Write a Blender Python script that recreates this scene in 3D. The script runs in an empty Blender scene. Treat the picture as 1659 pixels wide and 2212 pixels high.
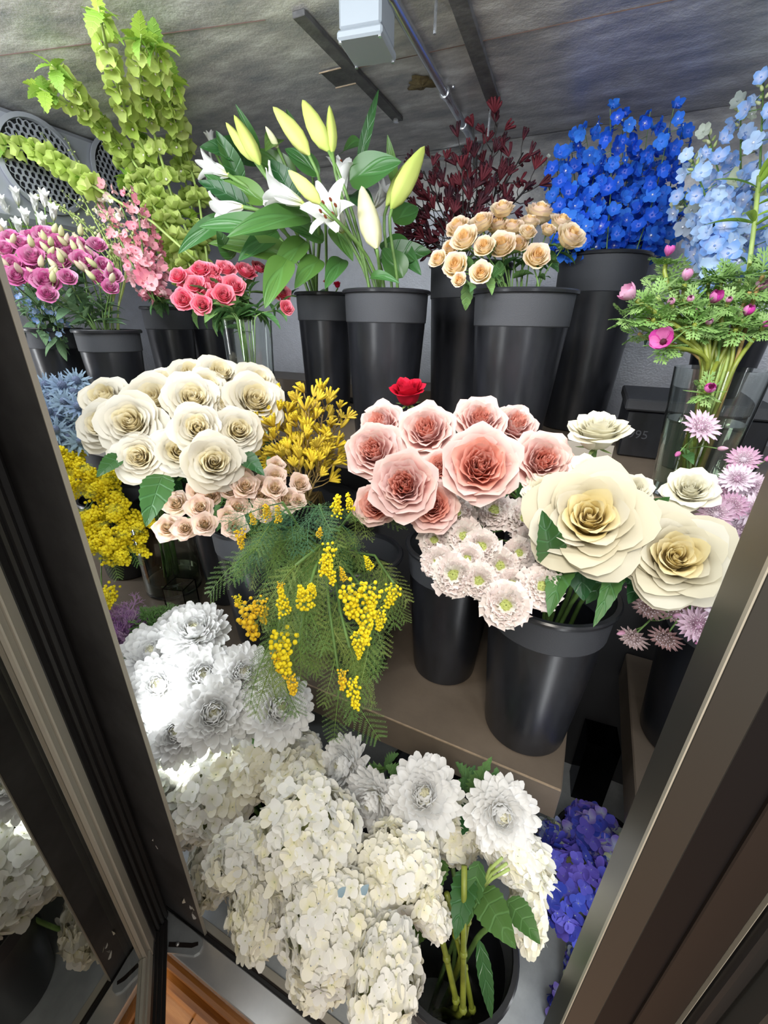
import bpy, bmesh, math, random
import numpy as np
from mathutils import Matrix, Vector
PI = math.pi
random.seed(7)
S = bpy.context.scene
COL = S.collection

# ------------------------------------------------------------------ camera
F_PX, CX, CY = 911.0, 829.5, 1106.0
down = Vector((793-CX, 3150-CY, F_PX)).normalized()
dep = Vector((1310-CX, 690-CY, F_PX)); dep = (dep - dep.dot(down)*down).normalized()
up_c = -down
xa = dep.cross(up_c).normalized()
if xa.x < 0: xa = -xa
RW = Matrix((xa, dep, up_c))            # camera pixels frame (right, down, forward) -> world (X along the cooler, Y into it, Z up)
CAM = Vector((0, 0, 1.5))
cr, cd, cf = RW.col[0], RW.col[1], RW.col[2]
camd = bpy.data.cameras.new('camera'); cam = bpy.data.objects.new('camera', camd); COL.objects.link(cam)
camd.sensor_fit = 'VERTICAL'; camd.sensor_height = 24; camd.lens = 24*F_PX/2212
camd.clip_start = 0.02
mw = Matrix.Identity(4)
for i in range(3):
    mw[i][0] = cr[i]; mw[i][1] = -cd[i]; mw[i][2] = -cf[i]; mw[i][3] = CAM[i]
cam.matrix_world = mw
S.camera = cam

def P(px, py, d):                       # a point at distance d in front of the lens
    return CAM + RW @ Vector(((px-CX)/F_PX*d, (py-CY)/F_PX*d, d))
def atz(px, py, z):
    v = RW @ Vector((px-CX, py-CY, F_PX)); t = (z-CAM.z)/v.z
    return CAM + t*v
def aty(px, py, y):
    v = RW @ Vector((px-CX, py-CY, F_PX)); t = (y-CAM.y)/v.y
    return CAM + t*v

# ------------------------------------------------------------------ world, lights, exposure
W = bpy.data.worlds.new('world'); S.world = W; W.use_nodes = True
bg = W.node_tree.nodes['Background']; bg.inputs[0].default_value = (1.0, 0.93, 0.84, 1); bg.inputs[1].default_value = 0.52
S.view_settings.view_transform = 'Standard'; S.view_settings.look = 'None'
S.view_settings.exposure = 0.17; S.view_settings.gamma = 1; S.view_settings.use_curve_mapping = False

def area(name, loc, target, sx, sy, power, col):
    l = bpy.data.lights.new(name, 'AREA'); l.shape = 'RECTANGLE'; l.size = sx; l.size_y = sy; l.energy = power; l.color = col
    o = bpy.data.objects.new(name, l); COL.objects.link(o); o.location = loc
    o.rotation_euler = (Vector(target)-Vector(loc)).to_track_quat('-Z', 'Y').to_euler()
    return o
area('led_strip_top', (-0.35, 0.31, 1.93), (-0.35, 1.2, 1.78), 2.6, 0.07, 18, (0.93, 0.97, 1.0))
area('led_strip_left', (-0.60, 0.31, 1.30), (-0.5, 0.7, 1.30), 0.04, 1.2, 2.6, (0.95, 0.98, 1.0))
area('led_strip_right', (0.22, 0.34, 0.95), (-0.2, 0.9, 0.95), 0.04, 1.1, 1.2, (0.95, 0.98, 1.0))
area('led_strip_far', (-1.75, 0.36, 1.2), (-1.3, 1.0, 1.3), 0.04, 1.3, 4, (0.95, 0.98, 1.0))
area('shop_ceiling_light', (-0.3, -0.9, 2.6), (-0.25, 0.5, 0.9), 1.6, 0.5, 76, (1.0, 0.93, 0.83))
area('shop_ceiling_light', (-1.7, -1.0, 2.5), (-0.6, 0.2, 0.5), 0.8, 0.5, 7, (1.0, 0.90, 0.78))

# ------------------------------------------------------------------ materials
def nmat(name):
    m = bpy.data.materials.new(name); m.use_nodes = True
    nt = m.node_tree; nt.nodes.clear()
    out = nt.nodes.new('ShaderNodeOutputMaterial')
    return m, nt, out
def L(nt, a, b): nt.links.new(a, b)
def plain(name, col, rough=0.5, metal=0.0, noise=0.0, nscale=20, bump=0.0, bscale=80, spec=0.5, col2=None, stretch=None, coat=0):
    m, nt, out = nmat(name)
    b = nt.nodes.new('ShaderNodeBsdfPrincipled'); L(nt, b.outputs[0], out.inputs[0])
    b.inputs['Base Color'].default_value = (*col, 1); b.inputs['Roughness'].default_value = rough
    b.inputs['Metallic'].default_value = metal; b.inputs['Specular IOR Level'].default_value = spec
    if coat: b.inputs['Coat Weight'].default_value = coat
    tc = nt.nodes.new('ShaderNodeTexCoord'); vec = tc.outputs['Object']
    if stretch:
        mp = nt.nodes.new('ShaderNodeMapping'); mp.inputs['Scale'].default_value = stretch; L(nt, vec, mp.inputs[0]); vec = mp.outputs[0]
    if noise or col2:
        n = nt.nodes.new('ShaderNodeTexNoise'); n.inputs['Scale'].default_value = nscale; n.inputs['Detail'].default_value = 6; n.inputs['Roughness'].default_value = 0.65
        L(nt, vec, n.inputs['Vector'])
        r = nt.nodes.new('ShaderNodeValToRGB'); r.color_ramp.elements[0].position = 0.35; r.color_ramp.elements[1].position = 0.68
        c2 = col2 if col2 else tuple(min(1, c*(1+noise)) for c in col)
        c1 = col if col2 else tuple(c*(1-noise) for c in col)
        r.color_ramp.elements[0].color = (*c1, 1); r.color_ramp.elements[1].color = (*c2, 1)
        L(nt, n.outputs['Fac'], r.inputs[0]); L(nt, r.outputs[0], b.inputs['Base Color'])
    if bump:
        n = nt.nodes.new('ShaderNodeTexNoise'); n.inputs['Scale'].default_value = bscale; n.inputs['Detail'].default_value = 4; L(nt, vec, n.inputs['Vector'])
        bp = nt.nodes.new('ShaderNodeBump'); bp.inputs['Strength'].default_value = bump; bp.inputs['Distance'].default_value = 0.004
        L(nt, n.outputs['Fac'], bp.inputs['Height']); L(nt, bp.outputs[0], b.inputs['Normal'])
    return m
def petal(name, base, tip, alt=None, mid=None, trans=0.28, rough=0.6, veins=0.0, vscale=30, p0=0.05, p1=0.75, spec=0.25, edge=None):
    """base -> tip along the petal (its own pigment), mixed towards alt by a random number per piece"""
    m, nt, out = nmat(name)
    uv = nt.nodes.new('ShaderNodeUVMap'); uv.uv_map = 'UVMap'
    sx = nt.nodes.new('ShaderNodeSeparateXYZ'); L(nt, uv.outputs[0], sx.inputs[0])
    r = nt.nodes.new('ShaderNodeValToRGB'); L(nt, sx.outputs['Y'], r.inputs[0])
    e = r.color_ramp.elements
    e[0].position = p0; e[0].color = (*base, 1); e[1].position = p1; e[1].color = (*tip, 1)
    if mid: k = e.new((p0+p1)/2); k.color = (*mid, 1)
    if edge: k = e.new(0.98); k.color = (*edge, 1)
    c = r.outputs[0]
    if alt:
        oi = nt.nodes.new('ShaderNodeObjectInfo')
        mx = nt.nodes.new('ShaderNodeMix'); mx.data_type = 'RGBA'
        mt = nt.nodes.new('ShaderNodeMath'); mt.operation = 'POWER'; mt.inputs[1].default_value = 1.6
        L(nt, oi.outputs['Random'], mt.inputs[0]); L(nt, mt.outputs[0], mx.inputs['Factor'])
        L(nt, c, mx.inputs[6]); mx.inputs[7].default_value = (*alt, 1); c = mx.outputs[2]
    b = nt.nodes.new('ShaderNodeBsdfPrincipled'); b.inputs['Roughness'].default_value = rough; b.inputs['Specular IOR Level'].default_value = spec
    if veins:
        # side veins branching off the midrib: relief and pale lines that belong to the leaf
        mp = nt.nodes.new('ShaderNodeMath'); mp.operation = 'ABSOLUTE'; L(nt, sx.outputs['X'], mp.inputs[0])
        cb = nt.nodes.new('ShaderNodeMath'); cb.operation = 'MULTIPLY_ADD'; L(nt, sx.outputs['Y'], cb.inputs[0]); cb.inputs[1].default_value = vscale
        ml = nt.nodes.new('ShaderNodeMath'); ml.operation = 'MULTIPLY'; L(nt, mp.outputs[0], ml.inputs[0]); ml.inputs[1].default_value = -5.0
        L(nt, ml.outputs[0], cb.inputs[2])
        sn = nt.nodes.new('ShaderNodeMath'); sn.operation = 'SINE'; L(nt, cb.outputs[0], sn.inputs[0])
        gt = nt.nodes.new('ShaderNodeMapRange'); gt.inputs[1].default_value = 0.75; gt.inputs[2].default_value = 1.0; L(nt, sn.outputs[0], gt.inputs[0])
        m2 = nt.nodes.new('ShaderNodeMapRange'); m2.inputs[1].default_value = 0.06; m2.inputs[2].default_value = 0.0; L(nt, mp.outputs[0], m2.inputs[0])
        mx2 = nt.nodes.new('ShaderNodeMath'); mx2.operation = 'MAXIMUM'; L(nt, gt.outputs[0], mx2.inputs[0]); L(nt, m2.outputs[0], mx2.inputs[1])
        sc = nt.nodes.new('ShaderNodeMath'); sc.operation = 'MULTIPLY'; L(nt, mx2.outputs[0], sc.inputs[0]); sc.inputs[1].default_value = veins
        mv = nt.nodes.new('ShaderNodeMix'); mv.data_type = 'RGBA'; L(nt, sc.outputs[0], mv.inputs['Factor']); L(nt, c, mv.inputs[6])
        mv.inputs[7].default_value = (*[min(1, x*2.2+0.05) for x in tip], 1); c = mv.outputs[2]
        bp = nt.nodes.new('ShaderNodeBump'); bp.inputs['Strength'].default_value = 0.5; bp.inputs['Distance'].default_value = 0.002; bp.invert = True
        L(nt, mx2.outputs[0], bp.inputs['Height']); L(nt, bp.outputs[0], b.inputs['Normal'])
    L(nt, c, b.inputs['Base Color'])
    if trans > 0:
        t = nt.nodes.new('ShaderNodeBsdfTranslucent'); L(nt, c, t.inputs[0])
        mix = nt.nodes.new('ShaderNodeMixShader'); mix.inputs[0].default_value = trans
        L(nt, b.outputs[0], mix.inputs[1]); L(nt, t.outputs[0], mix.inputs[2]); L(nt, mix.outputs[0], out.inputs[0])
    else: L(nt, b.outputs[0], out.inputs[0])
    return m
def glass(name, col=(1, 1, 1), rough=0.0, ior=1.47):
    m, nt, out = nmat(name)
    b = nt.nodes.new('ShaderNodeBsdfGlass'); b.inputs[0].default_value = (*col, 1); b.inputs['Roughness'].default_value = rough; b.inputs['IOR'].default_value = ior
    L(nt, b.outputs[0], out.inputs[0]); return m
M = {}
M['bucket'] = plain('black_plastic', (0.013, 0.014, 0.018), 0.30, noise=0.5, nscale=14, bump=0.05, bscale=60, spec=0.6, stretch=(1, 1, .3))
M['bucket_band'] = plain('matte_black_plastic', (0.045, 0.048, 0.056), 0.62, bump=0.15, bscale=500, spec=0.4)
M['bucket_rim'] = plain('rim_plastic', (0.02, 0.021, 0.025), 0.28)
M['black_metal'] = plain('black_painted_metal', (0.11, 0.112, 0.118), 0.65, noise=0.25, nscale=9, spec=0.45)
M['gasket'] = plain('black_rubber', (0.022, 0.021, 0.021), 0.38, bump=0.2, bscale=30, stretch=(1, 1, .05))
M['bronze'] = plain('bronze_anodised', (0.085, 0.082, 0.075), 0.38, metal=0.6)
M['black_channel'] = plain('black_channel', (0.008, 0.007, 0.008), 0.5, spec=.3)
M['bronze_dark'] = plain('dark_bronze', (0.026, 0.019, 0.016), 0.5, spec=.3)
M['alu_strip'] = plain('aluminium_strip', (0.48, 0.45, 0.38), 0.45, metal=0.15, noise=0.1, nscale=3, stretch=(1, 1, .1))
M['steel'] = plain('brushed_steel', (0.90, 0.93, 0.95), 0.22, metal=0.6, noise=0.12, nscale=5, bump=0.03, bscale=30)
M['galv'] = plain('galvanised_steel', (0.42, 0.45, 0.47), 0.42, metal=0.35, col2=(0.6, 0.64, 0.66), nscale=11, bump=0.1, bscale=20)
M['wood'] = plain('orange_stained_wood', (0.26, 0.085, 0.012), 0.32, col2=(0.44, 0.17, 0.025), nscale=5, stretch=(1, 14, 14), bump=0.1, bscale=40, coat=0.4)
M['floor_wood'] = plain('oak_floor', (0.20, 0.09, 0.035), 0.4, col2=(0.30, 0.15, 0.06), nscale=4, stretch=(1, 12, 12), bump=0.1)
M['shelf'] = plain('taupe_painted_wood', (0.145, 0.115, 0.088), 0.45, noise=0.12, nscale=7, bump=0.15, bscale=40)
M['shelf_worn'] = plain('worn_wood_edge', (0.33, 0.25, 0.17), 0.7, noise=0.2, nscale=60)
M['darkwall'] = plain('dark_inner_wall', (0.02, 0.02, 0.022), 0.6)
M['backwall'] = plain('grey_embossed_panel', (0.50, 0.52, 0.58), 0.42, metal=0.35, noise=0.06, nscale=30, bump=0.35, bscale=160)
M['fan'] = plain('grey_fan_housing', (0.36, 0.38, 0.43), 0.45, metal=0.2)
M['fan_dark'] = plain('fan_interior', (0.012, 0.013, 0.016), 0.6)
M['conduit'] = plain('grey_conduit', (0.30, 0.33, 0.38), 0.4, metal=0.3)
M['emt'] = plain('steel_pipe', (0.55, 0.57, 0.60), 0.25, metal=0.9)
M['box'] = plain('grey_junction_box', (0.24, 0.27, 0.30), 0.5)
M['strut'] = plain('dark_ceiling_strip', (0.055, 0.055, 0.057), 0.6, col2=(0.12, 0.12, 0.12), nscale=30, bump=0.3, bscale=60)
M['rust'] = plain('rusty_patch', (0.10, 0.075, 0.035), 0.9, col2=(0.22, 0.17, 0.08), nscale=60, bump=0.5, bscale=120)
M['glass'] = glass('clear_glass', (0.97, 0.99, 0.98))
def pane(name, tint, coat):
    m, nt, out = nmat(name)
    tr = nt.nodes.new('ShaderNodeBsdfTransparent'); tr.inputs[0].default_value = (*tint, 1)
    gl = nt.nodes.new('ShaderNodeBsdfGlossy'); gl.inputs['Roughness'].default_value = 0.0; gl.inputs[0].default_value = (.96, .96, .93, 1)
    fr = nt.nodes.new('ShaderNodeFresnel'); fr.inputs[0].default_value = 1.52
    ad = nt.nodes.new('ShaderNodeMath'); ad.operation = 'MULTIPLY_ADD'; ad.inputs[1].default_value = 1.2; ad.inputs[2].default_value = coat; ad.use_clamp = True
    L(nt, fr.outputs[0], ad.inputs[0]); mx = nt.nodes.new('ShaderNodeMixShader'); L(nt, ad.outputs[0], mx.inputs[0]); L(nt, tr.outputs[0], mx.inputs[1]); L(nt, gl.outputs[0], mx.inputs[2]); L(nt, mx.outputs[0], out.inputs[0])
    return m
M['door_glass'] = pane('coated_door_glass', (.80, .83, .81), .38)
M['water'] = glass('water', (0.93, 0.97, 0.90), ior=1.33)
M['dark_glass'] = glass('smoked_glass', (0.35, 0.36, 0.40))
M['seam'] = plain('dark_seam', (0.09, 0.05, 0.04), 0.8)
M['card'] = plain('grey_cardboard', (0.32, 0.29, 0.25), 0.8)

def ceiling_mat():
    m, nt, out = nmat('stained_ceiling')
    b = nt.nodes.new('ShaderNodeBsdfPrincipled'); L(nt, b.outputs[0], out.inputs[0])
    tc = nt.nodes.new('ShaderNodeTexCoord')
    def noise(scale, det, st=None):
        n = nt.nodes.new('ShaderNodeTexNoise'); n.inputs['Scale'].default_value = scale; n.inputs['Detail'].default_value = det; n.inputs['Roughness'].default_value = .65
        v = tc.outputs['Object']
        if st: mp = nt.nodes.new('ShaderNodeMapping'); mp.inputs['Scale'].default_value = st; mp.inputs['Rotation'].default_value = (0, 0, .5); L(nt, v, mp.inputs[0]); v = mp.outputs[0]
        L(nt, v, n.inputs['Vector']); return n
    n1 = noise(7, 10, (1, 2.6, 1)); r1 = nt.nodes.new('ShaderNodeValToRGB')
    e = r1.color_ramp.elements; e[0].position = .36; e[0].color = (.27, .275, .29, 1); e[1].position = .66; e[1].color = (.70, .70, .68, 1)
    k = e.new(.5); k.color = (.44, .43, .42, 1)
    L(nt, n1.outputs['Fac'], r1.inputs[0])
    n2 = noise(38, 6); r2 = nt.nodes.new('ShaderNodeValToRGB'); e = r2.color_ramp.elements; e[0].position = .66; e[0].color = (0, 0, 0, 1); e[1].position = .78; e[1].color = (1, 1, 1, 1)
    L(nt, n2.outputs['Fac'], r2.inputs[0])
    mx = nt.nodes.new('ShaderNodeMix'); mx.data_type = 'RGBA'; L(nt, r2.outputs[0], mx.inputs['Factor']); L(nt, r1.outputs[0], mx.inputs[6]); mx.inputs[7].default_value = (.30, .31, .31, 1)
    n3 = noise(9, 4, (3, 1, 1)); r3 = nt.nodes.new('ShaderNodeValToRGB'); e = r3.color_ramp.elements; e[0].position = .69; e[0].color = (0, 0, 0, 1); e[1].position = .85; e[1].color = (.8, .8, .8, 1)
    L(nt, n3.outputs['Fac'], r3.inputs[0])
    m3 = nt.nodes.new('ShaderNodeMix'); m3.data_type = 'RGBA'; L(nt, r3.outputs[0], m3.inputs['Factor']); L(nt, mx.outputs[2], m3.inputs[6]); m3.inputs[7].default_value = (.16, .085, .06, 1)
    L(nt, m3.outputs[2], b.inputs['Base Color'])
    b.inputs['Roughness'].default_value = .38; b.inputs['Metallic'].default_value = .2
    bp = nt.nodes.new('ShaderNodeBump'); bp.inputs['Strength'].default_value = .3; bp.inputs['Distance'].default_value = .004
    n4 = noise(120, 3); L(nt, n4.outputs['Fac'], bp.inputs['Height']); L(nt, bp.outputs[0], b.inputs['Normal'])
    return m
M['ceiling'] = ceiling_mat()

# foliage and stems
M['leaf_dark'] = petal('dark_green_leaf', (0.02, 0.075, 0.022), (0.018, 0.085, 0.026), alt=(0.05, 0.14, 0.03), trans=0.15, rough=0.35, veins=0.30, spec=0.5)
M['leaf_lily'] = petal('lily_leaf', (0.05, 0.15, 0.03), (0.055, 0.18, 0.05), alt=(0.14, 0.28, 0.05), trans=0.25, rough=0.32, veins=0.18, vscale=6, spec=0.5)
M['leaf_mid'] = petal('mid_green_leaf', (0.07, 0.18, 0.05), (0.09, 0.22, 0.08), alt=(0.18, 0.32, 0.10), trans=0.25, rough=0.45, veins=0.25)
M['leaf_grey'] = petal('grey_green_leaf', (0.10, 0.19, 0.10), (0.13, 0.24, 0.13), alt=(0.22, 0.36, 0.18), trans=0.2, rough=0.55, veins=0.2)
M['leaf_lime'] = petal('lime_leaf', (0.22, 0.42, 0.05), (0.30, 0.52, 0.10), alt=(0.42, 0.60, 0.08), trans=0.35, rough=0.5, veins=0.2)
M['leaf_hyd'] = petal('hydrangea_leaf', (0.05, 0.12, 0.03), (0.06, 0.15, 0.04), alt=(0.16, 0.26, 0.06), trans=0.2, rough=0.4, veins=0.35)
M['anem_leaf'] = petal('feathery_green', (0.17, 0.33, 0.07), (0.26, 0.46, 0.14), alt=(0.35, 0.52, 0.20), trans=0.3, rough=0.5)
M['fern'] = petal('acacia_leaf', (0.12, 0.23, 0.05), (0.13, 0.25, 0.07), alt=(0.30, 0.38, 0.10), trans=0.15, rough=0.5)
M['fern_blue'] = petal('acacia_leaf_blue', (0.06, 0.16, 0.08), (0.07, 0.20, 0.11), alt=(0.12, 0.24, 0.10), trans=0.15, rough=0.5)
M['stem'] = plain('green_stem', (0.13, 0.24, 0.06), 0.5, noise=0.3, nscale=30)
M['stem_lime'] = plain('pale_green_stem', (0.36, 0.48, 0.14), 0.5, noise=0.2, nscale=30)
M['stem_olive'] = plain('olive_stem', (0.20, 0.24, 0.03), 0.45, noise=0.35, nscale=20)
M['stem_dark'] = plain('dark_stem', (0.035, 0.03, 0.028), 0.6, noise=0.3)
M['stem_tan'] = plain('tan_stem', (0.28, 0.19, 0.06), 0.7, noise=0.3)
M['calyx'] = petal('calyx_green', (0.14, 0.26, 0.06), (0.24, 0.36, 0.12), alt=(0.3, 0.4, 0.16), trans=.15)
# petals
M['white_rose'] = petal('ivory_rose_petal', (0.76, 0.66, 0.38), (0.77, 0.72, 0.58), alt=(0.80, 0.77, 0.69), mid=(0.77, 0.70, 0.50), edge=(0.78, 0.72, 0.60))
M['white_rose_in'] = petal('cream_rose_inner_petal', (0.90, 0.74, 0.40), (0.90, 0.82, 0.58), alt=(0.90, 0.84, 0.68), trans=.38)
M['cream_rose'] = petal('cream_rose_petal', (0.70, 0.58, 0.28), (0.66, 0.61, 0.46), alt=(0.68, 0.65, 0.55), mid=(0.70, 0.61, 0.38))
M['cream_high'] = petal('ivory_cream_petal', (0.86, 0.80, 0.52), (0.88, 0.85, 0.70), alt=(0.90, 0.88, 0.78))
M['cream_rose_in'] = petal('yellow_cream_inner_petal', (0.88, 0.68, 0.26), (0.88, 0.78, 0.46), alt=(0.88, 0.80, 0.56), trans=.36)
M['pink_rose'] = petal('pale_pink_rose_petal', (0.82, 0.38, 0.32), (0.82, 0.52, 0.48), alt=(0.84, 0.62, 0.60), mid=(0.82, 0.44, 0.40), edge=(0.85, 0.68, 0.62))
M['pink_rose_in'] = petal('coral_inner_petal', (0.84, 0.24, 0.17), (0.88, 0.45, 0.36), alt=(0.88, 0.55, 0.48))
M['red_rose'] = petal('red_rose_petal', (0.38, 0.004, 0.02), (0.62, 0.01, 0.04), alt=(0.70, 0.02, 0.06), trans=.15)
M['hot_rose'] = petal('hot_pink_rose_petal', (0.82, 0.20, 0.20), (0.80, 0.06, 0.17), alt=(0.85, 0.26, 0.32), edge=(0.86, 0.34, 0.42), trans=.2)
M['peach_rose'] = petal('peach_rose_petal', (0.92, 0.66, 0.24), (0.93, 0.78, 0.50), alt=(0.94, 0.84, 0.64), edge=(0.93, 0.72, 0.62))
M['peach_rose_in'] = petal('orange_inner_petal', (0.92, 0.50, 0.14), (0.93, 0.66, 0.32), alt=(0.93, 0.72, 0.38), trans=.35)
M['spray_rose'] = petal('peachy_pink_spray_petal', (0.90, 0.76, 0.44), (0.92, 0.80, 0.62), alt=(0.92, 0.78, 0.70), edge=(0.92, 0.70, 0.62))
M['lisi'] = petal('magenta_lisianthus_petal', (0.60, 0.20, 0.34), (0.66, 0.15, 0.40), alt=(0.80, 0.48, 0.64), trans=.25)
M['lisi_bud'] = petal('pale_bud', (0.42, 0.48, 0.20), (0.70, 0.70, 0.40), alt=(0.72, 0.56, 0.50))
M['snap'] = petal('pink_snapdragon_petal', (0.80, 0.38, 0.40), (0.80, 0.25, 0.36), alt=(0.86, 0.55, 0.58))
M['snap_pale'] = petal('pale_snapdragon_petal', (0.80, 0.74, 0.55), (0.84, 0.62, 0.58), alt=(0.86, 0.80, 0.74))
M['stock'] = petal('green_bud', (0.42, 0.55, 0.16), (0.60, 0.68, 0.30), alt=(0.66, 0.68, 0.42))
M['chry'] = petal('white_chrysanthemum_petal', (0.92, 0.92, 0.80), (0.94, 0.94, 0.93), alt=(0.96, 0.96, 0.96), p1=.4, trans=.32)
M['chry_in'] = petal('creamy_inner_petal', (0.86, 0.82, 0.42), (0.94, 0.92, 0.72), alt=(0.94, 0.93, 0.84), trans=.35)
M['chry_core'] = plain('chrysanthemum_centre', (0.80, 0.76, 0.40), 0.8)
M['hyd'] = petal('white_hydrangea_petal', (0.90, 0.89, 0.70), (0.94, 0.93, 0.88), alt=(0.95, 0.95, 0.93), p1=.5, trans=.26)
M['hyd_cream'] = petal('cream_hydrangea_petal', (0.88, 0.85, 0.58), (0.93, 0.90, 0.76), alt=(0.94, 0.92, 0.82), p1=.5, trans=.18)
M['hyd_core'] = plain('hydrangea_inside', (0.30, 0.33, 0.14), 0.8)
M['hyd_blue'] = petal('blue_hydrangea_petal', (0.10, 0.13, 0.55), (0.035, 0.06, 0.42), alt=(0.15, 0.10, 0.50), p0=.02, p1=.25, trans=.15)
M['hyd_purple'] = petal('purple_hydrangea_petal', (0.35, 0.40, 0.50), (0.17, 0.12, 0.45), alt=(0.30, 0.24, 0.58), trans=.15)
M['hyd_green'] = petal('green_hydrangea_petal', (0.50, 0.55, 0.35), (0.50, 0.55, 0.32), alt=(0.20, 0.25, 0.55), trans=.15)
M['delph'] = petal('blue_delphinium_petal', (0.25, 0.30, 0.85), (0.012, 0.10, 0.72), alt=(0.05, 0.26, 0.88), p0=.02, p1=.3, trans=.25)
M['delph_light'] = petal('pale_blue_delphinium_petal', (0.65, 0.70, 0.90), (0.22, 0.42, 0.85), alt=(0.55, 0.72, 0.92), trans=.3)
M['delph_eye'] = plain('white_delphinium_eye', (0.75, 0.76, 0.80), 0.7)
M['lily'] = petal('white_lily_tepal', (0.62, 0.66, 0.28), (0.88, 0.88, 0.86), alt=(0.92, 0.92, 0.92), p0=.02, p1=.32, trans=.22)
M['lily_bud'] = petal('lime_lily_bud', (0.40, 0.52, 0.10), (0.52, 0.62, 0.14), alt=(0.66, 0.70, 0.22), mid=(0.58, 0.66, 0.18), veins=0.0, trans=.1)
M['lily_bud_pale'] = petal('cream_lily_bud', (0.52, 0.60, 0.20), (0.86, 0.84, 0.62), alt=(0.84, 0.80, 0.50), trans=.12)
M['anther'] = plain('rust_anther', (0.22, 0.05, 0.015), 0.8)
M['bell'] = petal('lime_bell', (0.34, 0.50, 0.06), (0.52, 0.66, 0.16), alt=(0.66, 0.76, 0.26), trans=.38, rough=.5, p0=0, p1=1)
M['paw_dark'] = petal('burgundy_paw', (0.09, 0.018, 0.026), (0.030, 0.011, 0.018), alt=(0.13, 0.016, 0.024), trans=0, rough=.7)
M['paw_yellow'] = petal('yellow_paw', (0.55, 0.36, 0.03), (0.72, 0.54, 0.03), alt=(0.60, 0.44, 0.06), trans=0.05, rough=.7)
M['mimosa'] = plain('yellow_mimosa', (0.93, 0.76, 0.015), 0.8)
M['mimosa_gold'] = plain('golden_mimosa', (0.90, 0.60, 0.02), 0.8)
M['thistle'] = petal('blue_thistle_bract', (0.20, 0.28, 0.42), (0.26, 0.36, 0.52), alt=(0.30, 0.42, 0.46), trans=.05)
M['thistle_head'] = plain('thistle_cone', (0.14, 0.18, 0.30), 0.8, noise=.4, nscale=200)
M['scab'] = petal('blush_scabiosa_petal', (0.86, 0.84, 0.66), (0.90, 0.80, 0.78), alt=(0.93, 0.90, 0.86), trans=.25)
M['scab_core'] = plain('green_pincushion', (0.40, 0.46, 0.14), 0.7)
M['astr'] = petal('pink_astrantia_bract', (0.62, 0.40, 0.50), (0.58, 0.36, 0.50), alt=(0.80, 0.70, 0.78), trans=.2)
M['astr_pin'] = plain('pale_stamens', (0.78, 0.66, 0.72), 0.7)
M['astr_dull'] = petal('dusty_brown_bract', (0.36, 0.26, 0.22), (0.40, 0.24, 0.24), alt=(0.50, 0.38, 0.38), trans=.1)
M['astr_bud'] = petal('magenta_bud', (0.50, 0.20, 0.34), (0.48, 0.12, 0.32), alt=(0.66, 0.40, 0.52), trans=.1)
M['anem'] = petal('magenta_anemone_petal', (0.45, 0.02, 0.22), (0.58, 0.04, 0.36), alt=(0.66, 0.22, 0.48), trans=.2)
M['anem_pale'] = petal('mauve_anemone_petal', (0.55, 0.20, 0.38), (0.62, 0.24, 0.44), alt=(0.70, 0.45, 0.58), trans=.2)
M['kale'] = petal('purple_kale', (0.40, 0.12, 0.48), (0.45, 0.22, 0.52), alt=(0.62, 0.46, 0.58), trans=.1)
M['kale_green'] = petal('green_kale', (0.10, 0.24, 0.06), (0.12, 0.30, 0.07), alt=(0.2, 0.36, 0.12), trans=.1)

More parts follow.
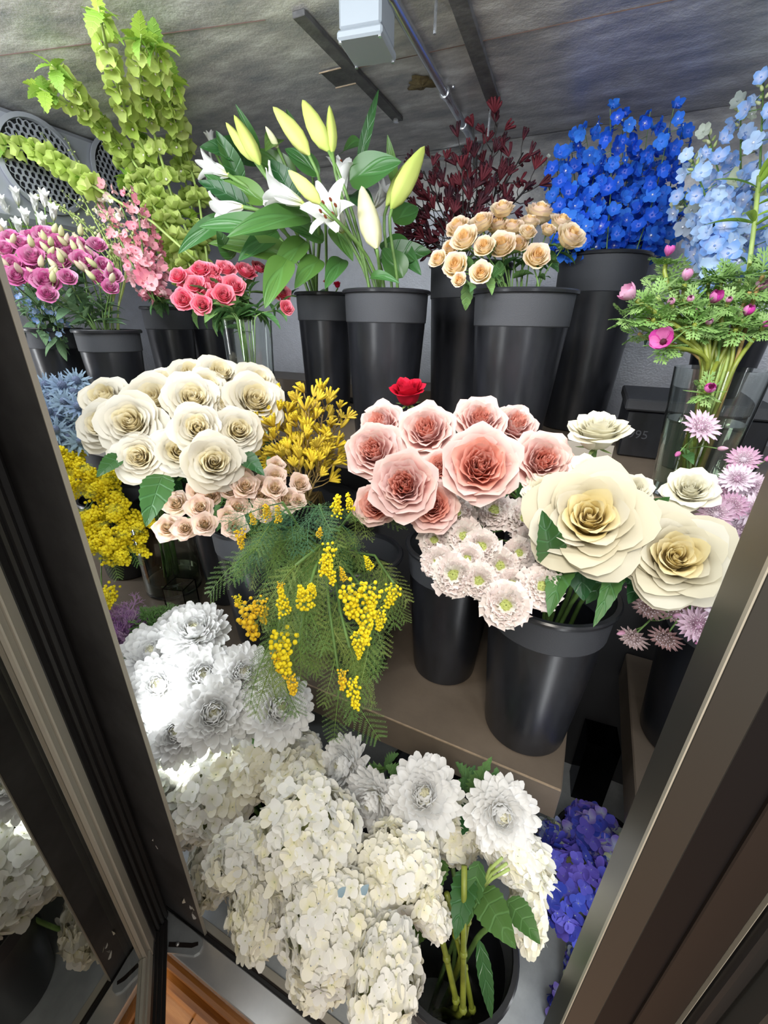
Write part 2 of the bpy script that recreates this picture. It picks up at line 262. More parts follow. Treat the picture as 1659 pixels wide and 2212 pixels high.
# ------------------------------------------------------------------ mesh helpers
class MB:
    def __init__(s): s.v = []; s.f = []; s.m = []; s.uv = []; s.mats = []
    def mi(s, m):
        if m not in s.mats: s.mats.append(m)
        return s.mats.index(m)
    def grid(s, fn, nu, nv, m, close=False, T=None):
        k = s.mi(m); b = len(s.v)
        cols = nu if close else nu+1
        for j in range(nv+1):
            for i in range(cols):
                u = -1+2*i/nu; v = j/nv
                p = fn(u, v)
                if T: p = T @ Vector(p)
                s.v.append(tuple(p)); s.uv.append((u, v))
        for j in range(nv):
            for i in range(nu):
                i2 = (i+1) % cols
                s.f.append((b+j*cols+i, b+j*cols+i2, b+(j+1)*cols+i2, b+(j+1)*cols+i)); s.m.append(k)
        return s
    def lathe(s, prof, m, n=24, T=None):
        np_ = len(prof)-1
        def fn(u, v):
            t = v*np_; i = min(int(t+1e-6), np_-1) if np_ else 0; fr = t-i
            r = prof[i][0]*(1-fr)+prof[i+1][0]*fr; z = prof[i][1]*(1-fr)+prof[i+1][1]*fr
            a = (u+1)*PI
            return (r*math.cos(a), r*math.sin(a), z)
        return s.grid(fn, n, np_, m, close=True, T=T)
    def box(s, lo, hi, m, T=None, bev=0.0):
        k = s.mi(m); b = len(s.v); (x0, y0, z0), (x1, y1, z1) = lo, hi
        if bev <= 0:
            for z in (z0, z1):
                for y in (y0, y1):
                    for x in (x0, x1):
                        p = Vector((x, y, z)); p = T @ p if T else p
                        s.v.append(tuple(p)); s.uv.append((0, 0))
            for q in ((0, 2, 3, 1), (4, 5, 7, 6), (0, 1, 5, 4), (2, 6, 7, 3), (0, 4, 6, 2), (1, 3, 7, 5)):
                s.f.append(tuple(b+i for i in q)); s.m.append(k)
        else:       # chamfered box
            c = [(x0+x1)/2, (y0+y1)/2, (z0+z1)/2]; h = [(x1-x0)/2, (y1-y0)/2, (z1-z0)/2]
            idx = {}
            for sx in (-1, 1):
                for sy in (-1, 1):
                    for sz in (-1, 1):
                        for ax in range(3):
                            q = [sx*(h[0]-bev), sy*(h[1]-bev), sz*(h[2]-bev)]; sg = (sx, sy, sz)
                            q[ax] = sg[ax]*h[ax]
                            p = Vector([c[i]+q[i] for i in range(3)]); p = T @ p if T else p
                            idx[(sx, sy, sz, ax)] = len(s.v); s.v.append(tuple(p)); s.uv.append((0, 0))
            def F(*q): s.f.append(tuple(q)); s.m.append(k)
            for ax in range(3):
                o = [i for i in range(3) if i != ax]
                for sg in (-1, 1):
                    def g(a, bb):
                        t = [0, 0, 0]; t[ax] = sg; t[o[0]] = a; t[o[1]] = bb
                        return idx[(*t, ax)]
                    F(g(-1, -1), g(1, -1), g(1, 1), g(-1, 1))
            for ax in range(3):
                o = [i for i in range(3) if i != ax]
                for a in (-1, 1):
                    for bb in (-1, 1):
                        def g2(sg, face):
                            t = [0, 0, 0]; t[ax] = sg; t[o[0]] = a; t[o[1]] = bb
                            return idx[(*t, face)]
                        F(g2(-1, o[0]), g2(1, o[0]), g2(1, o[1]), g2(-1, o[1]))
            for sx in (-1, 1):
                for sy in (-1, 1):
                    for sz in (-1, 1): F(*[idx[(sx, sy, sz, a)] for a in range(3)])
        return s
    def tube(s, pts, rad, m, n=6, T=None, cap=True):
        pts = [Vector(p) for p in pts]; N = len(pts); k = s.mi(m); b = len(s.v)
        if not hasattr(rad, '__len__'): rad = [rad]*N
        tang = [(pts[min(i+1, N-1)]-pts[max(i-1, 0)]).normalized() for i in range(N)]
        a = tang[0].orthogonal().normalized()
        for i in range(N):
            a = (a - a.dot(tang[i])*tang[i])
            a = a.normalized() if a.length > 1e-6 else tang[i].orthogonal().normalized()
            c = tang[i].cross(a)
            for j in range(n):
                th = 2*PI*j/n; p = pts[i]+rad[i]*(math.cos(th)*a+math.sin(th)*c)
                if T: p = T @ p
                s.v.append(tuple(p)); s.uv.append((0, i/(N-1)))
        for i in range(N-1):
            for j in range(n):
                j2 = (j+1) % n
                s.f.append((b+i*n+j, b+i*n+j2, b+(i+1)*n+j2, b+(i+1)*n+j)); s.m.append(k)
        if cap:
            s.f.append(tuple(b+j for j in range(n))[::-1]); s.m.append(k)
            s.f.append(tuple(b+(N-1)*n+j for j in range(n))); s.m.append(k)
        return s
    def ball(s, c, r, m, n=8, nv=5, sz=1.0, T=None):
        c = Vector(c)
        def fn(u, v):
            a = (u+1)*PI; t = PI*(0.02+0.96*v)
            return c+Vector((r*math.sin(t)*math.cos(a), r*math.sin(t)*math.sin(a), -r*sz*math.cos(t)))
        return s.grid(fn, n, nv, m, close=True, T=T)
    def add(s, o, T=None):
        b = len(s.v)
        s.v += [tuple(T @ Vector(p)) for p in o.v] if T else o.v
        s.uv += o.uv
        mp = [s.mi(m) for m in o.mats]
        s.f += [tuple(b+i for i in f) for f in o.f]; s.m += [mp[i] for i in o.m]
        return s
    def mesh(s, name, smooth=True):
        me = bpy.data.meshes.new(name); me.from_pydata(s.v, [], s.f)
        for m in s.mats: me.materials.append(M[m])
        if len(s.mats) > 1: me.polygons.foreach_set('material_index', s.m)
        uvl = me.uv_layers.new(name='UVMap')
        li = np.empty(len(me.loops), dtype=np.int32); me.loops.foreach_get('vertex_index', li)
        uvl.data.foreach_set('uv', np.array(s.uv, dtype=np.float32)[li].ravel())
        if smooth: me.polygons.foreach_set('use_smooth', [True]*len(me.polygons))
        if any('glass' in m or m == 'water' for m in s.mats):
            bm = bmesh.new(); bm.from_mesh(me); bmesh.ops.remove_doubles(bm, verts=bm.verts, dist=1e-5); bmesh.ops.recalc_face_normals(bm, faces=bm.faces); bm.to_mesh(me); bm.free()
        if smooth and any(('glass' in m or 'bucket' in m or m in ('water', 'fan', 'emt', 'conduit', 'box')) for m in s.mats): me.set_sharp_from_angle(angle=math.radians(35))
        me.update(); return me

class N:
    __slots__ = ('o', 'W', 'I')
    def __init__(s, o, Wm): s.o = o; s.W = Wm; s.I = Wm.inverted()
def T3(p): return Matrix.Translation(Vector(p))
def thing(name, label, cat, loc, group=None, kind=None):
    o = bpy.data.objects.new(name, None); COL.objects.link(o); o.empty_display_size = 0.02
    o.location = loc; o['label'] = label; o['category'] = cat
    if group: o['group'] = group
    if kind: o['kind'] = kind
    return N(o, T3(loc))
def part(name, me, parent, Wm=None, label=None, kind=None):
    if isinstance(me, MB): me = me.mesh(name)
    o = bpy.data.objects.new(name, me); COL.objects.link(o)
    if Wm is None: Wm = Matrix.Identity(4)
    if parent is not None:
        o.parent = parent.o; o.matrix_basis = parent.I @ Wm
    else: o.matrix_basis = Wm
    if label: o['label'] = label
    if kind: o['kind'] = kind
    return N(o, Wm)
def sub(name, me, parent, Ml):          # a piece given in its parent's own frame; nothing to invert
    o = bpy.data.objects.new(name, me); COL.objects.link(o); o.parent = parent.o; o.matrix_basis = Ml
    return o
def struct(name, mb, parent=None, smooth=False):
    o = bpy.data.objects.new(name, mb.mesh(name, smooth)); COL.objects.link(o)
    if parent: o.parent = parent.o
    else: o['kind'] = 'structure'
    return N(o, Matrix.Identity(4))
def frame(loc, z, roll=0.0, s=1.0):
    z = Vector(z).normalized(); h = Vector((0, 0, 1)) if abs(z.z) < .95 else Vector((0, 1, 0))
    x = h.cross(z).normalized(); y = z.cross(x)
    m = Matrix(((x.x, y.x, z.x, 0), (x.y, y.y, z.y, 0), (x.z, y.z, z.z, 0), (0, 0, 0, 1)))
    return T3(loc) @ m @ Matrix.Rotation(roll, 4, 'Z') @ Matrix.Scale(s, 4)
def rz(a): return Matrix.Rotation(a, 4, 'Z')
def ry(a): return Matrix.Rotation(a, 4, 'Y')
def rx(a): return Matrix.Rotation(a, 4, 'X')
def sc(s): return Matrix.Scale(s, 4)
def U(a, b): return random.uniform(a, b)
ORD = ['leftmost', 'second from left', 'third from left', 'fourth from left', 'fifth from left', 'sixth from left', 'seventh from left', 'eighth from left', 'ninth from left', 'tenth from left']
def rows(items, what, tail, per=7):
    """labels by row (height in the photograph) and by order from the left; items are (px, py, ...)"""
    n = len(items); nr = max(1, math.ceil(n/per))
    names = {1: [''], 2: ['upper', 'lower'], 3: ['upper', 'middle', 'lower'], 4: ['top', 'upper middle', 'lower middle', 'bottom'], 5: ['top', 'second', 'middle', 'fourth', 'bottom']}[nr]
    order = sorted(range(n), key=lambda i: items[i][1]); out = [None]*n
    k = math.ceil(n/nr)
    for r in range(nr):
        row = sorted(order[r*k:(r+1)*k], key=lambda i: items[i][0])
        for j, i in enumerate(row):
            w = 'rightmost' if j == len(row)-1 and j > 0 else ORD[j]
            out[i] = f"{what}, {w}" + (f" in the {names[r]} row" if nr > 1 else '') + f" {tail}"
    return out

# ------------------------------------------------------------------ the cooler: shell
YF, YB, ZC, ZF = 0.256, 1.70, 2.0, 0.29
XL, XR = -1.85, 1.15
struct('floor', MB().box((XL, 0.262, ZF-0.05), (XR, YB, ZF), 'galv'))
struct('ceiling', MB().box((XL, YF, ZC), (XR, YB, ZC+0.05), 'ceiling'))
struct('wall_back', MB().box((XL, YB, ZF-0.05), (XR, YB+0.04, ZC+0.05), 'backwall'))
struct('wall_left', MB().box((XL-0.04, YF, ZF-0.05), (XL, YB+0.04, ZC+0.05), 'backwall'))
struct('wall_right', MB().box((XR, YF, ZF-0.05), (XR+0.04, YB+0.04, ZC+0.05), 'backwall'))
# cove between the back wall and the ceiling
cv = MB(); R0 = 0.13
cv.grid(lambda u, v: ((XL+XR)/2+u*(XR-XL)/2, YB-R0+R0*math.sin(v*PI/2), ZC-R0+R0*math.cos(v*PI/2)-0.001), 1, 10, 'ceiling')
struct('trim_1', cv, smooth=True)
# header above the opening and the posts of the front
struct('trim_2', MB().box((XL, YF-0.05, ZC-0.02), (XR, YF, ZC+0.15), 'black_metal', bev=.004))
jm = MB().box((-0.665, YF-0.002, ZF-0.01), (-0.527, YF+0.003, ZC), 'black_metal', bev=.001)
jm.box((-0.5275, YF-0.0025, ZF), (-0.5260, YF+0.0035, ZC), 'alu_strip')
jamb = struct('trim_3', jm)
# right post: lit front face, recessed black channel, brown channel, then the closed door's frame
mu = MB()
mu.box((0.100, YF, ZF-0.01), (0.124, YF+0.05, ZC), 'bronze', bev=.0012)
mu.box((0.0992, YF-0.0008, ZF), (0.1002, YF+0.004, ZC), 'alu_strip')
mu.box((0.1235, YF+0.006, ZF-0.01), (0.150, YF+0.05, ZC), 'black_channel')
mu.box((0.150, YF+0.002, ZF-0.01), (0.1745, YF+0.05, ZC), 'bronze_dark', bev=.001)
mu.box((0.1745, YF-0.0015, ZF), (0.1749, YF+0.004, ZC), 'alu_strip')
struct('trim_4', mu)
d2 = MB()
d2.box((0.176, YF-0.012, ZF), (0.186, YF+0.02, ZC), 'gasket', bev=.002)
d2.box((0.186, YF-0.035, ZF), (0.2, YF+0.01, ZC), 'bronze', bev=.003)
dr2 = struct('door_2', d2)
struct('door_frame', MB().box((0.2012, YF-0.045, ZF), (0.26, YF+0.01, ZC), 'bronze_dark', bev=.004).box((0.215, YF-0.047, ZF+.05), (0.2165, YF-0.044, ZC-.05), 'gasket').box((0.235, YF-0.047, ZF+.05), (0.2365, YF-0.044, ZC-.05), 'gasket'), dr2)
struct('door_glass', MB().box((0.26, YF-0.02, ZF+0.1), (0.85, YF-0.012, ZC-.1), 'door_glass'), dr2)
# sill: steel plate, rubber channel, light strip
sl = MB().box((-0.70, 0.203, ZF-0.022), (0.9, 0.251, ZF+0.002), 'steel', bev=.0015)
struct('trim_5', sl)
struct('trim_6', MB().box((-0.70, 0.2512, ZF-0.02), (0.9, 0.258, ZF+0.005), 'gasket', bev=.001).box((-0.70, 0.2582, ZF-0.02), (0.9, 0.2615, ZF+0.0035), 'bronze_dark'))
struct('trim_7', MB().box((-0.70, 0.2617, ZF-0.02), (0.9, 0.275, ZF+0.006), 'alu_strip', bev=.001))
# wooden moulding under the sill, board by board
base = struct('wall_front', MB().box((-2.0, 0.222, 0.0), (1.2, 0.26, ZF-0.024), 'wood'))
def board(y0, y1, z0, z1, bev=.004): struct('moulding_board', MB().box((-1.9, y0, z0), (0.99, y1, z1), 'wood', bev=bev), base)
board(0.190, 0.222, ZF-0.047, ZF-0.0225, .006); board(0.202, 0.222, ZF-0.066, ZF-0.0472, .003); board(0.176, 0.222, ZF-0.092, ZF-0.0662, .008)
board(0.206, 0.222, ZF-0.125, ZF-0.0922, .003); board(0.186, 0.222, ZF-0.16, ZF-0.1252, .008); board(0.196, 0.222, 0.0, ZF-0.1602, .004)
# shop floor of boards
fl = struct('floor_shop', MB().box((-2.6, -1.8, -0.03), (1.2, 0.222, -0.012), 'floor_wood'))
for i in range(24):
    x = -2.58+i*0.155
    struct('floor_board', MB().box((x, -1.8, -0.012), (x+0.152, 0.221, 0.0), 'floor_wood', bev=.002), fl)

# open glass door, hinged at the left post
O = Vector((-0.645, 0.25, 0)); dd = Vector((0.757, -0.655, 0)).normalized(); nn = Vector((0.655, 0.757, 0)).normalized()
DT = Matrix(((dd.x, nn.x, 0, O.x), (dd.y, nn.y, 0, O.y), (0, 0, 1, 0), (0, 0, 0, 1)))   # local x along the door, y towards the cooler, z up
z0, z1, wd = 0.295, 1.99, 0.72
def ring(mb, a, b, y0, y1, m, bev=0.0015):      # a rectangular frame between insets a and b
    mb.box((a, y0, z0+a), (b, y1, z1-a), m, T=DT, bev=bev); mb.box((wd-b, y0, z0+a), (wd-a, y1, z1-a), m, T=DT, bev=bev)
    mb.box((b, y0, z0+a), (wd-b, y1, z0+b), m, T=DT, bev=bev); mb.box((b, y0, z1-b), (wd-b, y1, z1-a), m, T=DT, bev=bev)
door = struct('door_1', (lambda q: (ring(q, 0.0, 0.125, -0.03, -0.006, 'black_metal'), q)[1])(MB()))
g = MB()
ring(g, 0.004, 0.022, -0.006, 0.006, 'gasket', .003); ring(g, 0.024, 0.040, -0.006, 0.013, 'gasket', .005); ring(g, 0.042, 0.056, -0.006, 0.009, 'gasket', .004)
ring(g, 0.060, 0.072, -0.006, 0.004, 'gasket', .003); ring(g, 0.076, 0.098, -0.006, 0.001, 'gasket', .003)
struct('door_gasket', g, door)
g = MB(); ring(g, 0.1, 0.126, -0.008, 0.002, 'alu_strip'); ring(g, 0.127, 0.142, -0.008, -0.001, 'alu_strip')
struct('door_trim', g, door)
struct('door_glass', MB().box((0.11, -0.012, z0+0.11), (wd-0.11, -0.007, z1-0.11), 'door_glass', T=DT), door)
struct('door_glass', MB().box((0.11, -0.026, z0+0.11), (wd-0.11, -0.021, z1-0.11), 'door_glass', T=DT), door)
g = MB(); ring(g, 0.126, 0.134, -0.021, -0.012, 'steel'); struct('glass_spacer', g, door)
# hinge bracket on the sill
hb = thing('hinge_bracket', 'flat steel hinge bracket with slot at foot of left post', 'hinge', (-0.60, 0.22, ZF+0.002))
pts = [(-0.632, 0.247), (-0.56, 0.249), (-0.527, 0.247), (-0.518, 0.240), (-0.516, 0.230), (-0.522, 0.221), (-0.54, 0.214), (-0.585, 0.196), (-0.615, 0.19), (-0.632, 0.2)]
def prism(pts, za, zb, m, T=None):
    q = MB(); n = len(pts); q.mi(m)
    for z in (za, zb):
        for x, y in pts: q.v.append((x, y, z)); q.uv.append((0, 0))
    q.f.append(tuple(range(n))[::-1]); q.f.append(tuple(n+i for i in range(n))); q.m += [0, 0]
    for i in range(n): j = (i+1) % n; q.f.append((i, j, n+j, n+i)); q.m.append(0)
    return q
part('plate', prism(pts, ZF+0.0022, ZF+0.007, 'galv').mesh('plate', False), hb)
part('slot', prism([(-0.585, 0.213), (-0.54, 0.233), (-0.53, 0.24), (-0.526, 0.236), (-0.535, 0.227), (-0.58, 0.207)], ZF+0.0071, ZF+0.0085, 'bronze_dark').mesh('slot', False), hb)
part('pin', MB().tube([(-0.565, 0.218, ZF+0.0086), (-0.565, 0.218, ZF+0.013)], 0.0035, 'steel', n=12), hb)

# closed neighbouring door left of the opening, seen through the glass
d3 = struct('door_3', MB().box((-0.74, YF-0.04, ZF), (-0.668, YF, ZC), 'bronze_dark', bev=.003).box((-1.5, YF-0.04, ZF), (-1.43, YF, ZC), 'bronze_dark', bev=.003).box((-1.43, YF-0.04, ZF), (-0.74, YF, ZF+0.1), 'bronze_dark', bev=.003))
struct('door_glass', MB().box((-1.43, YF-0.022, ZF+0.1), (-0.74, YF-0.016, ZC), 'door_glass'), d3)

# ------------------------------------------------------------------ shelves and risers
def slab(name, label, x0, x1, y0, y1, zt, th, m='shelf', edge=True):
    t = thing(name, label, 'shelf', ((x0+x1)/2, (y0+y1)/2, zt-th))
    part('board', MB().box((x0, y0, zt-th), (x1, y1, zt), m, bev=.0025).mesh('board', False), t)
    if edge: part('worn_edge', MB().box((x0+.002, y0-.0006, zt-0.0022), (x1-.002, y0+.0022, zt+0.0004), 'shelf_worn').mesh('worn_edge', False), t)
    return t
SH, UP = 0.75, 1.215
slab('display_shelf', 'long taupe shelf carrying the middle row of black buckets', XL+0.005, 0.087, 0.575, 1.02, SH, 0.082)
slab('display_shelf', 'short taupe shelf beside right post, under the astrantia bucket', 0.205, XR-0.005, 0.612, 1.02, SH, 0.082)
slab('upper_shelf', 'dark taupe upper shelf holding the tall buckets', XL+0.005, XR-0.005, 0.875, 1.46, UP, 0.05)
slab('upper_shelf', 'short forward shelf under the left buckets and clear vase', XL+0.005, -0.635, 0.655, 0.873, UP, 0.05)
slab('back_ledge', 'brown ledge against the grey back wall', XL+0.005, -0.25, 1.465, YB-.003, 1.285, 0.05, edge=False)
t = thing('riser_panel', 'black panel closing the space under the upper shelf', 'panel', (-0.3, 1.03, 0.4))
part('panel', MB().box((XL+0.01, 1.025, ZF+.001), (XR-.01, 1.04, UP-0.051), 'darkwall').mesh('panel', False), t)
for sx_ in (0.05, 0.33, -0.9):
    t = thing('shelf_post', {0.05: 'brown post under the long shelf, left of the gap', 0.33: 'dark post under the short right shelf', -0.9: 'dark post under the long shelf, behind chrysanthemums'}[sx_], 'post', (sx_, 0.75, ZF))
    part('post', MB().box((sx_-.02, 0.70, ZF+.001), (sx_+.02, 0.76, SH-0.083), 'shelf', bev=.002).mesh('post', False), t)
# black bin turned over at the back right, with its moulded number
t = thing('storage_bin', 'upturned black plastic bin embossed 995 behind white rose', 'bin', (0.1, 1.2, UP+.001))
part('shell', MB().box((0.085, 1.15, UP+.001), (0.36, 1.42, 1.325), 'bucket', bev=.004).mesh('shell', False), t)
part('lip', MB().box((0.078, 1.142, 1.326), (0.367, 1.427, 1.352), 'bucket_band', bev=.004).mesh('lip', False), t)
tx = bpy.data.curves.new('embossed_number', 'FONT'); tx.body = '995'; tx.size = 0.028; tx.extrude = 0.0006; tx.materials.append(M['bucket_band'])
to = bpy.data.objects.new('embossed_text', tx); bpy.context.view_layer.update()
tm = bpy.data.meshes.new_from_object(to); bpy.data.objects.remove(to); to = bpy.data.objects.new('embossed_number', tm); COL.objects.link(to); to.parent = t.o
to.matrix_basis = t.I @ T3((0.098, 1.1493, 1.262)) @ rx(PI/2)
t = thing('cardboard_sheet', 'small grey card standing behind the white roses', 'card', (0.04, 1.0, UP))
part('sheet', MB().box((-0.03, 1.0, UP+.001), (0.066, 1.003, 1.272), 'card').mesh('sheet', False), t)

# ------------------------------------------------------------------ things on the ceiling
def strip(name, label, x0, y0, x1, y1, w, m='strut'):
    t = thing(name, label, 'ceiling strip', ((x0+x1)/2, (y0+y1)/2, ZC-0.006))
    a = math.atan2(y1-y0, x1-x0); ln = math.hypot(x1-x0, y1-y0)
    part('strip', MB().box((0, -w/2, -0.010), (ln, w/2, -0.001), m, T=T3((x0, y0, ZC)) @ rz(a), bev=.001).mesh('strip', False), t)
    part('bolt', MB().tube([(x1, y1-.015, ZC-.010), (x1, y1-.015, ZC-.016)], .007, 'emt', n=6).mesh('bolt', False), t)
    return t
t = strip('metal_strip', 'dark metal ceiling strip ending in a hanging bolt', -0.30, 0.60, -0.345, 1.322, 0.031)
part('threaded_rod', MB().tube([(-0.348, 1.30, ZC-.012), (-0.348, 1.30, ZC-.075)], .0028, 'emt').mesh('threaded_rod'), t)
t = strip('metal_strip', 'dark metal ceiling strip behind the grey junction box', -0.588, 0.86, -0.596, 1.312, 0.026)
t = thing('threaded_rod', 'thin steel rod hanging from ceiling at top edge', 'rod', (-0.36, 0.9, ZC-.05))
part('rod', MB().tube([(-0.358, 0.93, ZC-.001), (-0.358, 0.93, ZC-.045)], .0028, 'emt').mesh('rod'), t)
t = thing('access_plate', 'small dark plate let into the ceiling left of conduit', 'plate', (-0.63, 1.07, ZC-.002))
part('plate', MB().box((-0.663, 1.042, ZC-.004), (-0.602, 1.106, ZC-.0005), 'strut', bev=.001).mesh('plate', False), t)
for y in (1.04, 1.108): part('edge', MB().box((-0.664, y-.001, ZC-.006), (-0.602, y+.001, ZC-.004), 'shelf_worn').mesh('edge', False), t)
t = thing('patched_hole', 'rough mossy brown patch in the ceiling beside the pipe', 'patch', (-0.477, 1.175, ZC-.004))
def patch(u, v):
    a = (u+1)*PI; r = v*(0.034+.007*math.sin(3*a)+.005*math.sin(7*a+1)); return (-0.477+r*math.cos(a), 1.175+r*math.sin(a)*.9, ZC-.0015-.006*(1-v)+.0025*math.sin(9*a)*v*(1-v))
part('patch', MB().grid(patch, 28, 6, 'rust', close=True), t)
# seams in the ceiling sheets
for a, b in [((-1.8, 0.60), (-0.66, 0.86)), ((-0.66, 1.06), (1.1, 1.15))]:
    q = MB().tube([(a[0], a[1], ZC-.0002), (b[0], b[1], ZC-.0002)], 0.0009, 'seam', n=5)
    struct('ceiling_seam', q, bpy.data.objects and N(bpy.data.objects['ceiling'], Matrix.Identity(4)))
# straight steel pipe with couplings, running to the back
t = thing('steel_pipe', 'straight thin steel pipe along ceiling from junction box', 'pipe', (-0.44, 1.2, ZC-.012))
pp = [Vector((-0.398, 0.50, ZC-.012)), Vector((-0.447, 1.50, ZC-.012)), Vector((-0.449, 1.545, ZC-.03)), Vector((-0.452, 1.57, ZC-.06))]
part('pipe', MB().tube(pp, 0.0095, 'emt', n=12), t)
for y in (0.86, 1.21, 1.39):
    part('clip', MB().tube([(-0.413-.049*(y-.8), y-.008, ZC-.012), (-0.413-.049*(y-.8), y+.008, ZC-.012)], .0125, 'emt', n=12), t)
    part('screw', MB().ball((-0.395-.049*(y-.8), y, ZC-.004), .004, 'emt'), t)
t = thing('steel_pipe', 'short bent steel pipe low on cove behind dark kangaroo paws', 'pipe', (-0.7, 1.55, 1.95))
q0 = [aty(870, 338, 1.60), aty(925, 334, 1.60), aty(985, 339, 1.60), aty(1040, 342, 1.60)]
part('pipe', MB().tube(q0, .0085, 'emt', n=10), t)
# junction box with lid, gland and grey flexible conduit
JB = T3((-0.452, 0.862, 1.965)) @ rz(0.15)
t = thing('junction_box', 'pale grey electrical junction box hanging under ceiling', 'electrical box', (-0.452, 0.862, 1.93))
part('housing', MB().box((-.036, -.040, -.030), (.036, .040, .034), 'box', bev=.004).mesh('housing', False), t, JB)
part('lid', MB().box((-.039, -.043, -.043), (.039, .043, -.0305), 'box', bev=.003).mesh('lid', False), t, JB)
for sx_ in (-1, 1):
    for sy_ in (-1, 1): part('screw', MB().tube([(sx_*.034, sy_*.038, -.043), (sx_*.034, sy_*.038, -.0455)], .003, 'emt', n=8), t, JB)
t = thing('flexible_conduit', 'grey conduit curving from junction box to the left', 'conduit', (-0.65, 1.15, ZC-.015))
cp = [Vector((-0.47, 0.905, 1.955)), Vector((-0.475, 0.93, 1.955)), P(833, 118, 1.14), P(800, 175, 1.19), P(745, 232, 1.27), P(680, 274, 1.34), P(600, 312, 1.42)]
part('hose', MB().tube([cp[0]]+[cp[i].lerp(cp[i+1], f) for i in range(1, 6) for f in (0, .5)]+[cp[6]], .012, 'conduit', n=12), t)
part('gland', MB().tube([(-0.468, 0.90, 1.955), (-0.472, 0.92, 1.955)], .015, 'box', n=8), t)
t = thing('flexible_conduit', 'short grey conduit elbow entering junction box from top edge', 'conduit', (-0.55, 0.82, ZC-.02))
a, b, c = P(690, -20, 1.02), P(722, 42, 1.0), P(742, 40, 1.0)
part('hose', MB().tube([P(680, -60, 1.04), a, P(712, 25, 1.0), b], .011, 'conduit', n=12), t)
part('gland', MB().tube([P(718, 35, 1.0), P(732, 58, .995)], .0165, 'steel', n=6), t)
# evaporator with two honeycomb fan guards
ev = thing('evaporator_unit', 'grey cooling unit with honeycomb fan guards, upper left', 'cooling unit', (-1.62, 1.0, 1.75))
XE = -1.5
part('housing', MB().box((-1.80, 0.62, 1.74), (XE, 1.45, 1.995), 'fan', bev=.012).mesh('housing', False), ev)
part('side_panel', MB().box((-1.78, 0.55, 1.70), (XE-.02, 0.615, 1.99), 'fan', bev=.006).mesh('side_panel', False), ev)
for cy_, cz_ in ((0.905, 1.885), (1.16, 1.92)):
    r = .098
    part('fan_well', MB().lathe([(r*1.02, 0.0), (r*1.12, .003), (r*1.14, .012), (r*1.03, .014), (r*1.0, .006)], 'fan', n=40), ev, T3((XE, cy_, cz_-.0)) @ ry(PI/2))
    part('fan_dark', MB().lathe([(0.0, .002), (r, .002)], 'fan_dark', n=32), ev, T3((XE, cy_, cz_)) @ ry(PI/2))
    q = MB(); q.mi('fan'); hs = .0082
    for i in range(-9, 10):
        for j in range(-9, 10):
            hx = hs*1.5*i*1.15; hy = hs*math.sqrt(3)*(j+.5*(i % 2))*1.15
            if math.hypot(hx, hy) > r-hs*.6: continue
            b = len(q.v)
            for rr, zz in ((hs*1.16, .012), (hs*.86, .012), (hs*.86, .006)):
                for k in range(6):
                    a = k*PI/3; q.v.append((hx+rr*math.cos(a), hy+rr*math.sin(a), zz)); q.uv.append((0, 0))
            for lv in (0, 1):
                for k in range(6): q.f.append((b+lv*6+k, b+lv*6+(k+1) % 6, b+lv*6+6+(k+1) % 6, b+lv*6+6+k)); q.m.append(0)
    part('fan_guard', q.mesh('fan_guard', False), ev, T3((XE, cy_, cz_)) @ ry(PI/2), kind='stuff')

# ------------------------------------------------------------------ buckets and vases
B = {}
def bucket(key, label, c, zb, rb, rt, h, lean=(0, 0), group='black flower buckets'):
    t = thing('flower_bucket', label, 'bucket', (c[0], c[1], zb+.001), group)
    T = T3((c[0], c[1], zb+.001))
    zl = h*0.80; rl = rb+(rt-rb)*.80
    part('bucket_body', MB().lathe([(0, 0), (rb*.9, 0), (rb, .004), (rl*.995, zl*.5+.0), (rl, zl), (rl-.003, zl), (rl*.97-.003, zl*.5), (rb-.004, .006), (0, .006)] if False else
         [(0, 0), (rb*.93, 0), (rb*.985, .003), (rb, .010), (rb+(rl-rb)*.5, zl*.5), (rl, zl), (rl-.003, zl), (rb+(rl-rb)*.5-.003, zl*.5), (rb-.004, .008), (0, .008)], 'bucket', n=48), t, T)
    part('bucket_band', MB().lathe([(rl+.0005, zl), (rl+.0022, zl+.002), (rt, h-.006), (rt-.003, h-.006), (rl-.0025, zl)], 'bucket_band', n=48), t, T)
    part('bucket_rim', MB().lathe([(rt-.002, h-.009), (rt+.0055, h-.008), (rt+.0065, h-.003), (rt+.004, h), (rt-.003, h), (rt-.004, h-.008)], 'bucket_rim', n=48), t, T)
    B[key] = (Vector((c[0], c[1], zb)), rb, rt, h)
    return t
def bk_rim(key, label, px, py, d, wpx, zb=UP, taper=.78):
    p = P(px, py, d); th = math.atan(abs(px-CX)/F_PX); rt = wpx*d*math.cos(th)/F_PX/2
    bucket(key, label, (p.x, p.y), zb, rt*taper, rt, p.z-zb)
bk_rim('left1', 'black bucket of pale blue stems, beside the left post', 112, 708, 1.15, 132)
bk_rim('liz', 'black bucket under the magenta lisianthus', 231, 712, 1.07, 148)
bk_rim('snap', 'slim black bucket under the pink snapdragons', 360, 664, 1.32, 112)
bk_rim('bell', 'black bucket left of the clear vase of hot pink roses', 445, 668, 1.45, 96)
bk_rim('lily1', 'narrower black bucket under left half of the lilies', 702, 634, 1.2, 124)
bk_rim('lily2', 'wider scratched black bucket under right half of the lilies', 835, 629, 1.02, 180)
bk_rim('kp', 'tall black bucket under the burgundy kangaroo paws', 1018, 572, 1.16, 176)
bk_rim('peach', 'scratched black bucket under the peach spray roses', 1134, 629, .9, 222, taper=.74)
bk_rim('blue', 'tallest black bucket, under the deep blue delphiniums', 1305, 553, 1.14, 202)
bucket('back1', 'black bucket at the back, partly behind the anemone vase', (0.27, 1.31), 1.352, .06, .075, .17)
